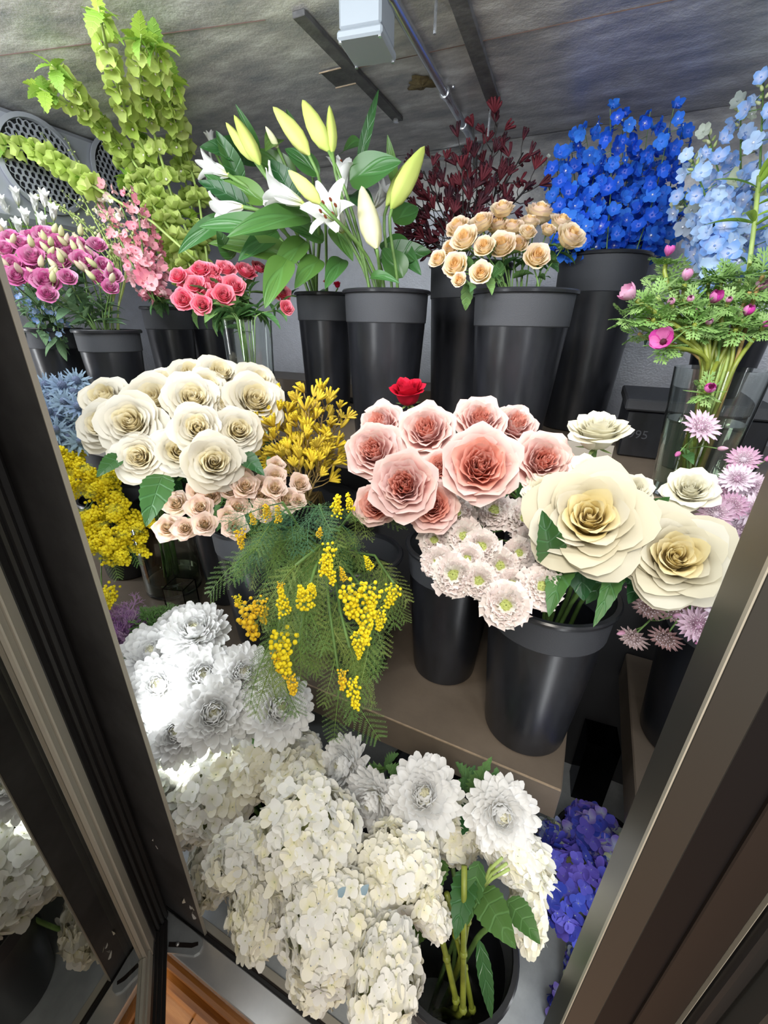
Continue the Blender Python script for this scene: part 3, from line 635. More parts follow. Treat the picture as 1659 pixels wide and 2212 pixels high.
bucket('ldel', 'black bucket behind the anemones, under pale blue delphiniums', (0.47, 1.08), UP, .08, .10, .36)
bucket('scab', 'black bucket under the blush scabiosas', (-0.198, 0.775), SH, .072, .098, .33)
bucket('cream', 'large black bucket under the big cream roses', (0.003, 0.690), SH, .079, .106, .335)
bucket('astr', 'black bucket on short right shelf, behind right post', (0.305, 0.80), SH, .085, .108, .33)
bucket('behm', 'black bucket hidden behind the green acacia foliage', (-0.39, 0.70), SH, .07, .092, .30)
bucket('sp1', 'dark slim bucket beside square glass vase', (-0.86, 0.755), SH, .055, .075, .33)
bucket('sp2', 'black bucket under the small peachy pink roses', (-0.655, 0.675), SH, .07, .095, .33)
bucket('pink', 'black bucket behind the scabiosas, under pink roses', (-0.04, 0.925), SH, .06, .08, .33)
bucket('ykp', 'grey black bucket under the yellow kangaroo paws', (-0.60, 0.88), SH, .07, .09, .33)
bucket('mimy', 'black bucket of yellow mimosa by the left post', (-1.25, 0.72), SH, .07, .09, .26)
bucket('thist', 'black bucket of blue thistles behind the mimosa', (-1.44, 0.86), SH, .07, .09, .36)
bucket('low', 'wide open black bucket at the front with green stems', (-0.035, 0.362), ZF, .075, .098, .31)
bucket('chA', 'black bucket under the left cluster of chrysanthemums', (-0.72, 0.46), ZF, .075, .098, .31)
bucket('hydA', 'black bucket hidden under the left hydrangeas', (-0.46, 0.43), ZF, .07, .09, .26)
bucket('hydB', 'black bucket hidden under the middle hydrangeas', (-0.25, 0.40), ZF, .07, .09, .24)
bucket('chB', 'black bucket behind the front chrysanthemums', (-0.16, 0.60), ZF, .07, .09, .30)
bucket('bhyd', 'black bucket under the deep blue hydrangeas', (0.20, 0.66), ZF, .07, .09, .22)
bucket('bhyd2', 'low black bucket at front right with small blue hydrangeas', (0.30, 0.52), ZF, .06, .08, .10)

def cyl_vase(key, label, c, zb, rb, rt, h, wh, group=None, m='glass'):
    t = thing('glass_vase', label, 'vase', (c[0], c[1], zb+.001), group)
    T = T3((c[0], c[1], zb+.001)); w = .0028
    part('glass_wall', MB().lathe([(0, 0), (rb*.9, 0), (rb, .004), (rt, h), (rt-w, h), (rb-w, .012), (rb*.8, .010), (0, .010)], m, n=40), t, T)
    if wh:
        rw = rb+(rt-rb)*wh/h-w-.0006
        part('water', MB().lathe([(0, .0115), (rb-w-.002, .0125), (rw, wh), (0, wh)], 'water', n=40), t, T)
    B[key] = (Vector((c[0], c[1], zb)), rb-.008, rt-.008, h)
p = P(532, 692, .95)
cyl_vase('hv', 'clear glass cylinder vase of hot pink spray roses', (p.x, p.y), UP, .046, .056, p.z-UP, .17)
p = P(1560, 797, .70)
cyl_vase('av', 'large clear glass vase of anemones with visible stems', (p.x, p.y), UP, .052, .068, p.z-UP, .14)
cyl_vase('gv', 'dark round glass vase with water beside square vase', (-1.045, 0.715), SH, .078, .082, .24, .05)
def sq_vase(label, c, zb, w, h, a=0.0, m='glass', cat='vase'):
    t = thing('square_vase', label, cat, (c[0], c[1], zb+.001))
    T = T3((c[0], c[1], zb+.001)) @ rz(a); k = .0035
    q = MB(); pr = [(w/2-.0, 0), (w/2, h), (w/2-k, h), (w/2-k, .008), (0.0005, .008)]
    def fn(u, v):
        i = min(int(v*4+1e-6), 3); f = v*4-i; r = pr[i][0]*(1-f)+pr[i+1][0]*f; z = pr[i][1]*(1-f)+pr[i+1][1]*f
        s = (u+1)*2; e = int(s) % 4; f = s-int(s); cs = [(1, 1), (-1, 1), (-1, -1), (1, -1)]; A, Bc = cs[e], cs[(e+1) % 4]
        return (r*(A[0]*(1-f)+Bc[0]*f), r*(A[1]*(1-f)+Bc[1]*f), z)
    q.grid(fn, 4, 4, m, close=True); q.box((-w/2, -w/2, 0), (w/2, w/2, .003), m)
    part('glass_wall', q.mesh('glass_wall', False), t, T)
sq_vase('empty square glass vase standing on the middle shelf', (-0.925, 0.645), SH, .062, .085, .3)
sq_vase('small clear square glass cube behind the white roses', (-0.93, 1.02), UP, .06, .06, .15)
sq_vase('smoked rectangular glass vase in the gap between shelves', (0.20, 0.965), ZF, .08, .22, .1, m='dark_glass')

# nothing that grows may poke through the ceiling: lean it towards the front instead
P_free = P
def P(px, py, d):
    p = P_free(px, py, d)
    return P_free(px, py, d*(1.955-CAM.z)/(p.z-CAM.z)) if p.z > 1.955 else p
# ------------------------------------------------------------------ plant pieces: shared meshes
CACHE = {}
def cached(key, fn):
    if key not in CACHE: CACHE[key] = fn()
    return CACHE[key]
def leaf_mb(mat, l, w, bend=0.6, fold=0.15, serr=0.0, nu=4, nv=10, tip=1.0, curl=0.0, ph=0.0):
    """a leaf along +Y from the origin, face up +Z, arching down"""
    def fn(u, v):
        a = bend*v
        y = l*(math.sin(a)/bend if abs(bend) > 1e-3 else v); z = -l*((1-math.cos(a))/bend if abs(bend) > 1e-3 else 0)
        ww = w*.5*(math.sin(PI*min(1, v**.75))**.8*(1-.25*v*tip)+.02)
        if v >= .999: ww = w*.004
        ww *= 1+serr*(1 if int(v*nv+.5) % 2 else -1)
        zz = fold*ww*abs(u)*2.0+curl*math.sin(7*v+ph)*ww*u*u
        return (u*ww, y-zz*math.sin(a)*-.3, z+zz)
    return MB().grid(fn, nu, nv, mat)
def leaves(mat, l, w, n=3, **k):
    return [cached(('leaf', mat, l, w, i, tuple(k.items())), lambda: leaf_mb(mat, l, w, bend=U(.3, 1.1)*k.get('bk', 1), fold=U(.08, .3), curl=U(0, .25), ph=U(0, 6), **{a: b for a, b in k.items() if a != 'bk'}).mesh('leaf')) for i in range(n)]
def rose_petal(mat, t, bud=0.0, ruf=0.0, half=.7, nu=5, nv=5, seed=0, point=.12, refl=.3):
    rn = random.Random(seed); ph = rn.uniform(0, 6); ph2 = rn.uniform(0, 6); tilt = rn.uniform(-.04, .04)
    r1 = (.09+.80*t)*(1-bud*.42*t); z1 = .84+.05*math.sin(t*PI)-.34*t*t*(1-bud)+bud*.25; r0 = .05+.15*t
    def fn(u, v):
        e = abs(u); ve = v*(1-.13*e**3.5)+point*v*v*max(0, 1-e*1.6)*.35
        w = half*(.42+.58*min(1, v*1.8))
        r = r0+(r1-r0)*(math.sin(min(ve, 1)*PI/2)**(.50+.25*(1-t)))
        z = z1*(ve**1.12)
        k = max(0, ve-.66)/.34
        r += refl*(.12+t)*k*k*.36*(1-bud*.35)*(1-.35*e*e); z -= refl*(.12+t)*k*k*(.14+.16*e*e)*t
        r += ruf*(.4+t*.6)*math.sin(5.5*u+ph)*v*v*.055; z += ruf*math.sin(6*u+ph2)*v**3*.05
        cl_ = max(0, 1-t*1.25)*min(1, max(0, (ve-.40)/.6)); r *= 1-.34*cl_      # the heart is still closed
        r += .035*u*(1-.5*t)          # each petal tucks under its neighbour
        a = u*w
        return (r*math.cos(a), r*math.sin(a), z+tilt*u*v)
    return MB().grid(fn, nu, nv, mat)
def rose_set(key, mout, min_, layers, bud=0, ruf=0, nu=5, nv=5, refl=.3, point=.12, split=.42, quarter=0):
    """petal meshes for a kind of rose, innermost ring first: (t, [mesh, mesh], count, half angle)"""
    def make():
        out = []
        for j, (t, c, h) in enumerate(layers):
            m = min_ if t < split else mout
            out.append((t, [rose_petal(m, t, bud, ruf, h, nu, nv, seed=j*7+q+hash(key) % 97 if False else j*7+q, refl=refl, point=point).mesh('petal') for q in range(3)], c, h))
        return out
    return cached(('rose', key), make)
BIG = [(0.0, 2, 1.6), (.05, 3, 1.25), (.11, 3, 1.2), (.17, 4, 1.05), (.24, 4, 1.0), (.32, 5, .92), (.41, 5, .90), (.51, 5, .90), (.62, 5, .90), (.74, 5, .88), (.87, 5, .86), (1.0, 5, .84)]
GARDEN = [(0.0, 3, 1.3), (.06, 4, 1.0), (.13, 5, .8), (.21, 6, .72), (.30, 6, .70), (.40, 6, .74), (.52, 6, .78), (.65, 6, .80), (.80, 6, .82), (1.0, 6, .80)]
SMALL = [(0.0, 2, 1.5), (.07, 3, 1.3), (.16, 3, 1.2), (.27, 4, 1.1), (.40, 4, 1.05), (.56, 4, 1.0), (.76, 5, .92), (1.0, 5, .88)]
KINDS_R = dict(
    ivory=dict(mout='white_rose', min_='white_rose_in', layers=BIG, refl=.75, point=.12, ruf=.3, nu=6, nv=6),
    cream=dict(mout='cream_rose', min_='cream_rose_in', layers=BIG, refl=.85, point=.2, ruf=.35, nu=8, nv=7, split=.5),
    creamhigh=dict(mout='cream_high', min_='cream_high', layers=BIG, bud=.55, refl=.9, point=.25, nu=6, nv=6, split=0.1),
    pink=dict(mout='pink_rose', min_='pink_rose_in', layers=GARDEN, ruf=1.25, refl=.55, point=0, nu=7, nv=6, split=.35),
    coral=dict(mout='pink_rose', min_='pink_rose_in', layers=GARDEN, ruf=1.25, refl=.55, point=0, nu=7, nv=6, split=.75),
    red=dict(mout='red_rose', min_='red_rose', layers=SMALL, bud=.75, refl=.7, point=.3, nu=6, nv=6),
    hot=dict(mout='hot_rose', min_='hot_rose', layers=SMALL, ruf=.9, refl=.5, bud=.15, nu=4, nv=4),
    peach=dict(mout='peach_rose', min_='peach_rose_in', layers=SMALL, bud=.35, ruf=.4, refl=.5, nu=4, nv=4, split=.4),
    spray=dict(mout='spray_rose', min_='peach_rose', layers=SMALL, bud=.35, ruf=1.0, refl=.7, nu=4, nv=4, split=.3),
    lisi=dict(mout='lisi', min_='lisi', layers=SMALL[1:], bud=.25, ruf=.5, refl=.5, nu=4, nv=4))
def calyx_mesh(core='white_rose_in'):
    def make():
        q = MB().lathe([(0, -.14), (.07, -.13), (.13, -.05), (.15, .03), (.10, .08), (0, .09)], 'calyx', n=10)
        for k in range(5):
            T = rz(k*2*PI/5) @ T3((.10, 0, 0)) @ rz(-PI/2) @ rx(-.25)
            q.add(leaf_mb('calyx', .55, .16, bend=-.4, nu=2, nv=4), T)
        q.ball((0, 0, .42), .07, core, 8, 6, sz=3.6)
        return q.mesh('rose_head')
    return cached(('calyx', core), make)
def cat_path(a, ta, b, tb, n):
    out = []
    for i in range(n+1):
        t = i/n; t2 = t*t; t3 = t2*t
        out.append((2*t3-3*t2+1)*a+(t3-2*t2+t)*ta+(-2*t3+3*t2)*b+(t3-t2)*tb)
    return out
def stem_path(bk, head, face, n=6, back=.8):
    c, rb, rt, h = B[bk]; c = Vector(c)
    d = Vector((head.x-c.x, head.y-c.y, 0)); dist = d.length; dn = d.normalized() if dist > 1e-4 else Vector((1, 0, 0))
    side = U(-.5, .5); q = Vector((-dn.y, dn.x, 0))
    k = min(.78, .35+dist*1.2)
    rim = c+(dn*k+q*side*.5)*rt*.82; rim.z = c.z+h
    bot = c+(dn*-.3+q*side)*rb*.6; bot.z = c.z+.018
    seg = (head-rim).length
    tan0 = (rim-bot).normalized()*seg*1.0; tan1 = Vector(face).normalized()*seg*back
    return [bot]+cat_path(rim, tan0, head, tan1, n)
def along(path, s):
    n = len(path)-1; f = s*n; i = min(int(f), n-1); f -= i
    return path[i].lerp(path[i+1], f), (path[i+1]-path[i]).normalized()
def facing(p, ctr, cam_w=1.0, up_w=.5, out_w=.8):
    d = (CAM-p).normalized()*cam_w+Vector((0, 0, 1))*up_w+(p-ctr).normalized()*out_w
    return d.normalized()
def put_leaf(t, me, pos, direc, roll=0.0, s=1.0, name='leaf', up=Vector((0, 0, 1))):
    y = Vector(direc).normalized(); z = up-up.dot(y)*y
    z = z.normalized() if z.length > .05 else y.orthogonal().normalized()
    x = y.cross(z)
    m = Matrix(((x.x, y.x, z.x, 0), (x.y, y.y, z.y, 0), (x.z, y.z, z.z, 0), (0, 0, 0, 1)))
    return part(name, me, t, T3(pos) @ m @ Matrix.Rotation(roll, 4, 'Y') @ sc(s))
def add_leaves(t, path, meshes, n, s0=.35, s1=.85, size=1.0, droop=-.1):
    for i in range(n):
        p, d = along(path, U(s0, s1)); a = U(0, 2*PI)
        o = d.orthogonal().normalized(); o = (math.cos(a)*o+math.sin(a)*d.cross(o))
        put_leaf(t, random.choice(meshes), p, o+d*.5+Vector((0, 0, droop)), U(-.5, .5), size*U(.7, 1.15))
def rose(kind, label, p, r, face, bk, group, name='rose', cat='rose', stem='stem', lv=None, nl=2, srad=.003, lsz=1.0, s0=.4, s1=.9, openk=1.0):
    face = Vector(face).normalized()
    path = stem_path(bk, p-face*r*.95, face); t = thing(name, label, cat, path[0], group)
    head = part('rose_head', calyx_mesh(KINDS_R[kind]['min_']), t, frame(p-face*r*.82, face, U(0, 6), r))
    for (tt, ms, c, h) in rose_set(kind, **KINDS_R[kind]):
        ph = U(0, 6)
        for k in range(c):
            sub('petal', random.choice(ms), head, rz(ph+k*2*PI/c+U(-.12, .12)) @ ry(U(-.05, .07)*openk) @ sc(U(.94, 1.05)))
    part('stem', MB().tube(path, srad, stem, n=6), t)
    if lv: add_leaves(t, path, lv, nl, size=lsz, s0=s0, s1=s1)
    return t, path
def big_leaf(t, px, py, d, px2, py2, d2, wpx, mat='leaf_dark', serr=.05, roll=0.0, up=None, fold=.2, bend=.5):
    """a leaf at its own place: foot and tip"""
    a, b = P(px, py, d), P(px2, py2, d2); l = (b-a).length; w = wpx*d/F_PX
    me = leaf_mb(mat, l*1.08, w, bend=bend, fold=fold, serr=serr, nu=6, nv=18).mesh('leaf')
    n = (CAM-a).normalized()+Vector((0, 0, .5)) if up is None else Vector(up)
    y = (b-a).normalized(); z = (n-n.dot(y)*y).normalized(); T = y.cross(z)
    m = Matrix(((T.x, y.x, z.x, 0), (T.y, y.y, z.y, 0), (T.z, y.z, z.z, 0), (0, 0, 0, 1)))
    # lift so that the arch ends at the tip
    return part('leaf', me, t, T3(a) @ m @ rx(bend*.5) @ ry(roll))
def behind_post(px, py, d, r):
    """left heads stand behind the plane of the post"""
    p = P(px, py, d)
    while px < 520 and p.y < .27+r*d/F_PX*(1.08 if px < 400 else .85) and d < 1.6: d *= 1.02; p = P(px, py, d)
    return p, d
LD = leaves('leaf_dark', .055, .030, serr=.06)
LM = leaves('leaf_mid', .035, .018, serr=.06)
LG = leaves('leaf_grey', .050, .020)

# ------------------------------------------------------------------ white roses, left of the middle row
G = 'ivory roses in the left bunch'
WR = [  # px, py, radius px, depth, label
 (215, 850, 50, .86, 'ivory rose at far upper left of bunch, seen from the side'), (208, 912, 50, .82, 'ivory rose at left edge of bunch, below the side view rose'),
 (275, 905, 62, .74, 'large open ivory rose at the left, facing the camera'), (296, 985, 50, .73, 'ivory rose low at the left, tucked under the largest'),
 (325, 852, 60, .82, 'ivory rose facing upward, right of the far left ones'), (347, 817, 46, .90, 'ivory rose high at the back left of the bunch'),
 (415, 797, 46, .92, 'topmost ivory rose at the back centre'), (478, 797, 44, .90, 'ivory rose at the back, right of the topmost'),
 (415, 852, 54, .80, 'yellow centred ivory rose in the middle of the bunch'), (447, 826, 44, .86, 'ivory rose just behind the yellow centred one'),
 (427, 920, 50, .71, 'ivory rose with tight swirled centre, middle of the bunch'), (555, 855, 58, .82, 'large ivory rose at the right end of the bunch'),
 (562, 815, 42, .91, 'ivory rose behind the one at the right end'), (517, 925, 47, .74, 'ivory rose low at the right, above small peach roses'),
 (385, 970, 50, .75, 'ivory rose low in the middle, facing left'), (462, 995, 58, .66, 'lowest ivory rose, facing camera above the spray roses'),
 (483, 872, 38, .84, 'small ivory rose squeezed between middle and right ones')]
ctr = P(400, 930, .95)
wr = []
for px, py, r, d, lab in WR:
    p = P(px, py, d); rr = r*d/F_PX*1.02
    wr.append(rose('ivory', lab, p, rr, facing(p, ctr, 1.0, .55, .75), 'gv' if px < 480 else 'sp2', G, lv=LD, nl=4, lsz=1.0))
big_leaf(wr[3][0], 262, 985, .74, 212, 1028, .70, 38); big_leaf(wr[14][0], 352, 1025, .70, 318, 1130, .62, 66, fold=.1)
big_leaf(wr[15][0], 520, 985, .72, 568, 1025, .68, 42)

# ------------------------------------------------------------------ pink garden roses
G = 'pale pink garden roses'
PR = [(815, 905, 50, .74, 'pink', 'pale ruffled pink rose at the upper left back'), (917, 918, 64, .70, 'pink', 'pink rose seen from the side, right below the red rose'),
 (800, 968, 62, .62, 'pink', 'pink rose at the left edge, petals hanging down'), (868, 1042, 74, .54, 'pink', 'pale edged pink rose facing camera, left of centre'),
 (1040, 893, 56, .74, 'pink', 'pink rose facing upward, highest right of centre'), (1122, 905, 48, .76, 'pink', 'pink rose behind, between the highest and the right one'),
 (1040, 997, 84, .53, 'coral', 'largest pink rose with deep coral centre'), (1182, 987, 68, .60, 'pink', 'rightmost pink rose, beside the white rose petals'),
 (806, 1088, 46, .60, 'coral', 'small coral pink rose low at the left, above acacia'), (932, 1090, 56, .56, 'coral', 'lowest pink rose, drooping toward the scabiosas'),
 (948, 1005, 36, .66, 'coral', 'pink rose deep between the two largest')]
ctr = P(1000, 1020, .85)
pr = []
for px, py, r, d, k, lab in PR:
    p = P(px, py, d); rr = r*d/F_PX*1.0
    pr.append(rose(k, lab, p, rr, facing(p, ctr, 1.0, .45, .75), 'pink', G, lv=LD, nl=3))
# the red rose
p = P(880, 838, .86)
rose('red', 'single red rose standing above the pink roses', p, 46*.86/F_PX, (0.05, -.35, 1), 'pink', None, lv=LD, nl=2, s0=.3, s1=.7)

# ------------------------------------------------------------------ big cream roses at the right
G = 'cream roses at the right'
CR = [(1275, 1108, 112, .46, 'cream', 'largest cream rose, yellow centred, left of the other open one'), (1466, 1197, 100, .44, 'cream', 'second large open cream rose, beside the right post'),
 (1294, 918, 66, .60, 'creamhigh', 'cream rose standing upright before the black buckets'), (1272, 1008, 40, .58, 'creamhigh', 'half hidden cream rose above the largest one'),
 (1492, 1052, 54, .52, 'creamhigh', 'closed cream rose in front of the anemone vase'), (1168, 1055, 42, .60, 'creamhigh', 'cream rose half hidden between pink and largest cream rose'),
 (1372, 1055, 38, .60, 'creamhigh', 'cream rose behind the top right of the largest one')]
ctr = P(1290, 1190, .75); cr_ = []
fc = {2: (-.05, -.25, 1), 4: (-.15, -.6, .75), 3: (.0, -.5, .8)}
for i, (px, py, r, d, k, lab) in enumerate(CR):
    p = P(px, py, d); rr = r*d/F_PX*.98
    f = fc.get(i, facing(p, ctr, 1.0, .42, .5))
    cr_.append(rose(k, lab, p, rr, f, 'cream', G, lv=LD, nl=3, srad=.0035, s0=.45, s1=.8))
c0 = cr_[0][0]; c1 = cr_[1][0]
big_leaf(c0, 1190, 1215, .50, 1172, 1110, .46, 66); big_leaf(c0, 1235, 1190, .52, 1175, 1318, .47, 62, roll=.3)
big_leaf(c0, 1245, 1175, .53, 1260, 1290, .52, 80); big_leaf(c0, 1340, 1195, .50, 1300, 1350, .46, 44, roll=-.3)
big_leaf(c1, 1370, 1140, .53, 1442, 1078, .49, 62, serr=.09); big_leaf(c1, 1345, 1200, .52, 1395, 1285, .50, 56); big_leaf(c1, 1300, 1190, .55, 1345, 1250, .53, 60)
big_leaf(c1, 1330, 1230, .55, 1270, 1300, .53, 50); big_leaf(c0, 1310, 1185, .54, 1330, 1130, .52, 46); big_leaf(c1, 1395, 1235, .52, 1360, 1300, .5, 52)

# ------------------------------------------------------------------ small roses
HR = [(400, 595, 24), (392, 643, 22), (435, 655, 20), (483, 633, 23), (508, 611, 22), (461, 604, 23), (453, 578, 20), (430, 573, 20), (418, 610, 21), (462, 640, 18), (437, 622, 18), (488, 572, 20), (380, 590, 18), (533, 577, 21), (562, 572, 15), (612, 627, 20), (622, 662, 15)]
labs = rows(HR, 'hot pink spray rose', 'of the bunch'); ctr = P(475, 660, 1.0)
for (px, py, r), lab in zip(HR, labs):
    d = .90+(655-py)*.0006+random.uniform(-.02, .02)+(.06 if px > 520 else 0); p = P(px, py, d)
    rose('hot', lab, p, r*d/F_PX*1.12, facing(p, ctr, .9, .5, .7), 'hv', 'hot pink spray roses', name='spray_rose', lv=LM, nl=7, srad=.0014, lsz=1.5, s0=.12, s1=.85)
PE = [(1170, 446, 33, 1), (1085, 441, 25, 0), (1038, 472, 27, 0), (985, 482, 25, 0), (1001, 508, 29, 0), (1075, 478, 24, 1), (1107, 482, 26, 0), (1083, 521, 31, 1), (1045, 526, 23, 0), (970, 529, 20, 0), (943, 555, 19, 0), (980, 568, 27, 1), (1038, 585, 24, 1), (990, 602, 16, 0), (1163, 547, 28, 1), (1217, 470, 26, 1), (1240, 501, 33, 0), (1145, 471, 23, 0), (1120, 521, 22, 0), (1142, 494, 19, 0), (1188, 490, 17, 0)]
labs = rows(PE, 'peach spray rose', 'of the peach bunch'); ctr = P(1100, 590, .95)
for (px, py, r, o), lab in zip(PE, labs):
    d = .84+(560-py)*.0006+random.uniform(-.03, .03); p = P(px, py, d)
    rose('peach', lab, p, r*d/F_PX*1.15, facing(p, ctr, .8, .7, .8), 'peach', 'peach spray roses', name='spray_rose', lv=LM, nl=3, srad=.0016, lsz=1.3, s0=.35, s1=.9)
SP = [(378, 1085, 27), (425, 1060, 22), (452, 1070, 22), (430, 1094, 27), (360, 1138, 28), (397, 1140, 24), (440, 1130, 25), (455, 1041, 22), (530, 1046, 27), (497, 1056, 21), (525, 1022, 20), (512, 1093, 25), (505, 1135, 26), (565, 1068, 25), (560, 1042, 18), (597, 1001, 18), (595, 1026, 24), (594, 1051, 23), (622, 1077, 27), (650, 1042, 22), (573, 1100, 25), (490, 1112, 19), (645, 1080, 17)]
labs = rows(SP, 'small peachy pink rose', 'below the ivory roses'); ctr = P(500, 1100, .85)
for (px, py, r), lab in zip(SP, labs):
    d = .70+(1060-py)*.0006+random.uniform(-.02, .02); p = P(px, py, d)
    rose('spray', lab, p, r*d/F_PX*1.15, facing(p, ctr, 1, .5, .6), 'sp2', 'small peachy pink spray roses', name='spray_rose', lv=LM, nl=3, srad=.0013, s0=.4, s1=.95)
LI = [(95, 499, 26), (65, 506, 22), (18, 506, 20), (8, 531, 20), (24, 566, 23), (58, 574, 26), (66, 545, 24), (97, 525, 21), (125, 516, 20), (128, 557, 21), (188, 549, 22), (155, 540, 20), (210, 522, 18), (170, 520, 16), (97, 601, 27), (101, 630, 19), (145, 594, 18), (215, 596, 18), (238, 616, 16), (225, 567, 18), (246, 591, 18), (176, 555, 20), (32, 590, 22), (72, 595, 18), (5, 585, 18), (45, 520, 20), (195, 575, 17)]
labs = rows(LI, 'magenta lisianthus', 'of the bunch'); ctr = P(150, 620, 1.15)
def bud_mesh(mat): return cached(('bud', mat), lambda: MB().lathe([(0, -.05), (.18, 0), (.26, .25), (.24, .55), (.12, .85), (0.01, 1.0)], mat, n=8).mesh('bud'))
for (px, py, r), lab in zip(LI, labs):
    d = .92+(600-py)*.0008+(px*.0003)+random.uniform(-.02, .02); p = P(px, py, d)
    t, path = rose('lisi', lab, p, r*d/F_PX*1.1, facing(p, ctr, .8, .8, .6), 'liz' if px > 25 else 'left1', 'magenta lisianthus', name='lisianthus', cat='flower', lv=LG, nl=5, srad=.0014, s0=.2, s1=.8)
    for k in range(2):
        q, dr = along(path, U(.8, .95)); o = Vector((U(-1, 1), U(-1, .3), U(.6, 1.4))).normalized(); e = q+o*.04
        b_ = part('bud', bud_mesh('lisi_bud'), t, frame(e, o, 0, .026)); part('bud_stem', MB().tube([q, q.lerp(e, .6)+Vector((0, 0, -.002)), e], .0009, 'stem_lime', n=5), t)

# ------------------------------------------------------------------ chrysanthemums
def ray_mesh(mat, k, l, w):
    """a narrow incurved ray petal from the origin along +X, cupped towards +Z"""
    rn = random.Random(k*31+int(l*100)); cv = rn.uniform(.35, .75); tw = rn.uniform(-.15, .15)
    def fn(u, v):
        a = cv*1.3*v; x = l*math.sin(a)/(cv*1.3); z = l*(1-math.cos(a))/(cv*1.3)*.9
        ww = w*.5*(.45+.65*math.sin(min(1, v*1.05)*PI*.62))*(1 if v < .99 else .55)
        return (x+(0 if v < .99 else -.05*abs(u)*l), u*ww+tw*v*l*.3, z+.55*ww*u*u)
    return cached(('ray', mat, k, l, w), lambda: MB().grid(fn, 2, 5, mat).mesh('petal'))
def chrys(label, p, r, face, bk, group):
    face = Vector(face).normalized(); path = stem_path(bk, p-face*r*.55, face)
    t = thing('chrysanthemum', label, 'flower', path[0], group)
    head = part('flower_head', cached('chcore', lambda: MB().ball((0, 0, .10), .20, 'chry_core', 12, 8, sz=1.2).lathe([(.02, -.45), (.12, -.38), (.20, -.16), (.16, -.05)], 'calyx', n=10).mesh('flower_head')), t, frame(p-face*r*.18, face, U(0, 6), r))
    n = 185
    for i in range(n):
        f = (i+.5)/n; th = 0.05+f**.74*1.72; ph = i*2.39996+U(-.1, .1)
        l = .40+.50*f**.5; k = i % 4
        me = ray_mesh('chry_in' if f < .17 else 'chry', k, round(.50+.12*int(f*4.99), 2), .25)
        s = 1.0 if f > .15 else .92
        # base on the core, direction at polar angle th, curling inward
        th2 = th-.30*max(0, 1-th/1.1); dirx = rz(ph) @ T3((.22*math.sin(th), 0, .14*math.cos(th)+.04)) @ ry(-(PI/2-th2)) @ rx(U(-.25, .25)) @ sc(s*U(.92, 1.08))
        sub('petal', me, head, dirx)
    part('stem', MB().tube(path, .0032, 'stem', n=6), t); add_leaves(t, path, CL, 3, size=1.0, s0=.5, s1=.92)
    return t
CL = [cached(('chleaf', i), lambda: leaf_mb('leaf_mid', .06, .035, bend=U(.3, .9), serr=.28, nv=14).mesh('leaf')) for i in range(3)]
CA = [(422, 1366, 60, .86, 'chrysanthemum highest in the left cluster, seen from the side', (.25, -.3, 1)), (382, 1350, 46, .92, 'chrysanthemum at the back, left of the highest one', (-.3, -.3, 1)),
 (332, 1412, 58, .86, 'chrysanthemum at upper left of cluster, facing left', None), (345, 1482, 58, .80, 'chrysanthemum at the left edge, greenish yellow centre', None),
 (440, 1462, 60, .80, 'chrysanthemum in the middle of the left cluster', None), (425, 1408, 46, .90, 'chrysanthemum tucked behind the middle one', None),
 (525, 1455, 54, .80, 'chrysanthemum at upper right of left cluster, beside acacia', None), (462, 1543, 66, .74, 'largest chrysanthemum of the left cluster, cream centred', None),
 (383, 1582, 56, .75, 'chrysanthemum low at the left, facing down', None), (528, 1552, 42, .82, 'cream toned chrysanthemum between the two lower ones', None),
 (602, 1532, 64, .76, 'chrysanthemum at right end of left cluster, below acacia', None), (300, 1450, 44, .90, 'chrysanthemum half hidden by left post, upper', None), (318, 1545, 44, .82, 'chrysanthemum half hidden by left post, lower', None)]
ctr = P(450, 1520, 1.05)
for px, py, r, d, lab, f in CA:
    p, d = behind_post(px, py, d, r); chrys('white '+lab, p, r*d/F_PX*1.08, f or facing(p, ctr, 1, .35, .8), 'chA', 'white chrysanthemums, left cluster')
CB = [(745, 1657, 58, .76, 'white chrysanthemum of front row, leftmost, tilted left', (-.35, -.55, .6)), (808, 1727, 60, .70, 'white chrysanthemum of front row, second from left, lowest', (-.1, -.9, .35)),
 (915, 1720, 72, .68, 'white chrysanthemum of front row, third, facing the camera', None), (1083, 1757, 68, .66, 'white chrysanthemum of front row, rightmost, beside dark gap', (.25, -.75, .7))]
ctr = P(920, 1780, .95)
for px, py, r, d, lab, f in CB:
    p = P(px, py, d); t = chrys(lab, p, r*d/F_PX*1.04, f or facing(p, ctr, 1, .35, .5), 'chB', 'white chrysanthemums, front row')
    if px == 1083:
        big_leaf(t, 1020, 1720, .74, 1060, 1640, .70, 40, 'leaf_mid', .22); big_leaf(t, 1020, 1740, .74, 1000, 1800, .70, 40, 'leaf_dark', .22); big_leaf(t, 1010, 1700, .76, 985, 1690, .74, 30, 'leaf_mid', .22)
    if px == 915: big_leaf(t, 865, 1680, .76, 835, 1655, .74, 44, 'leaf_mid', .25)

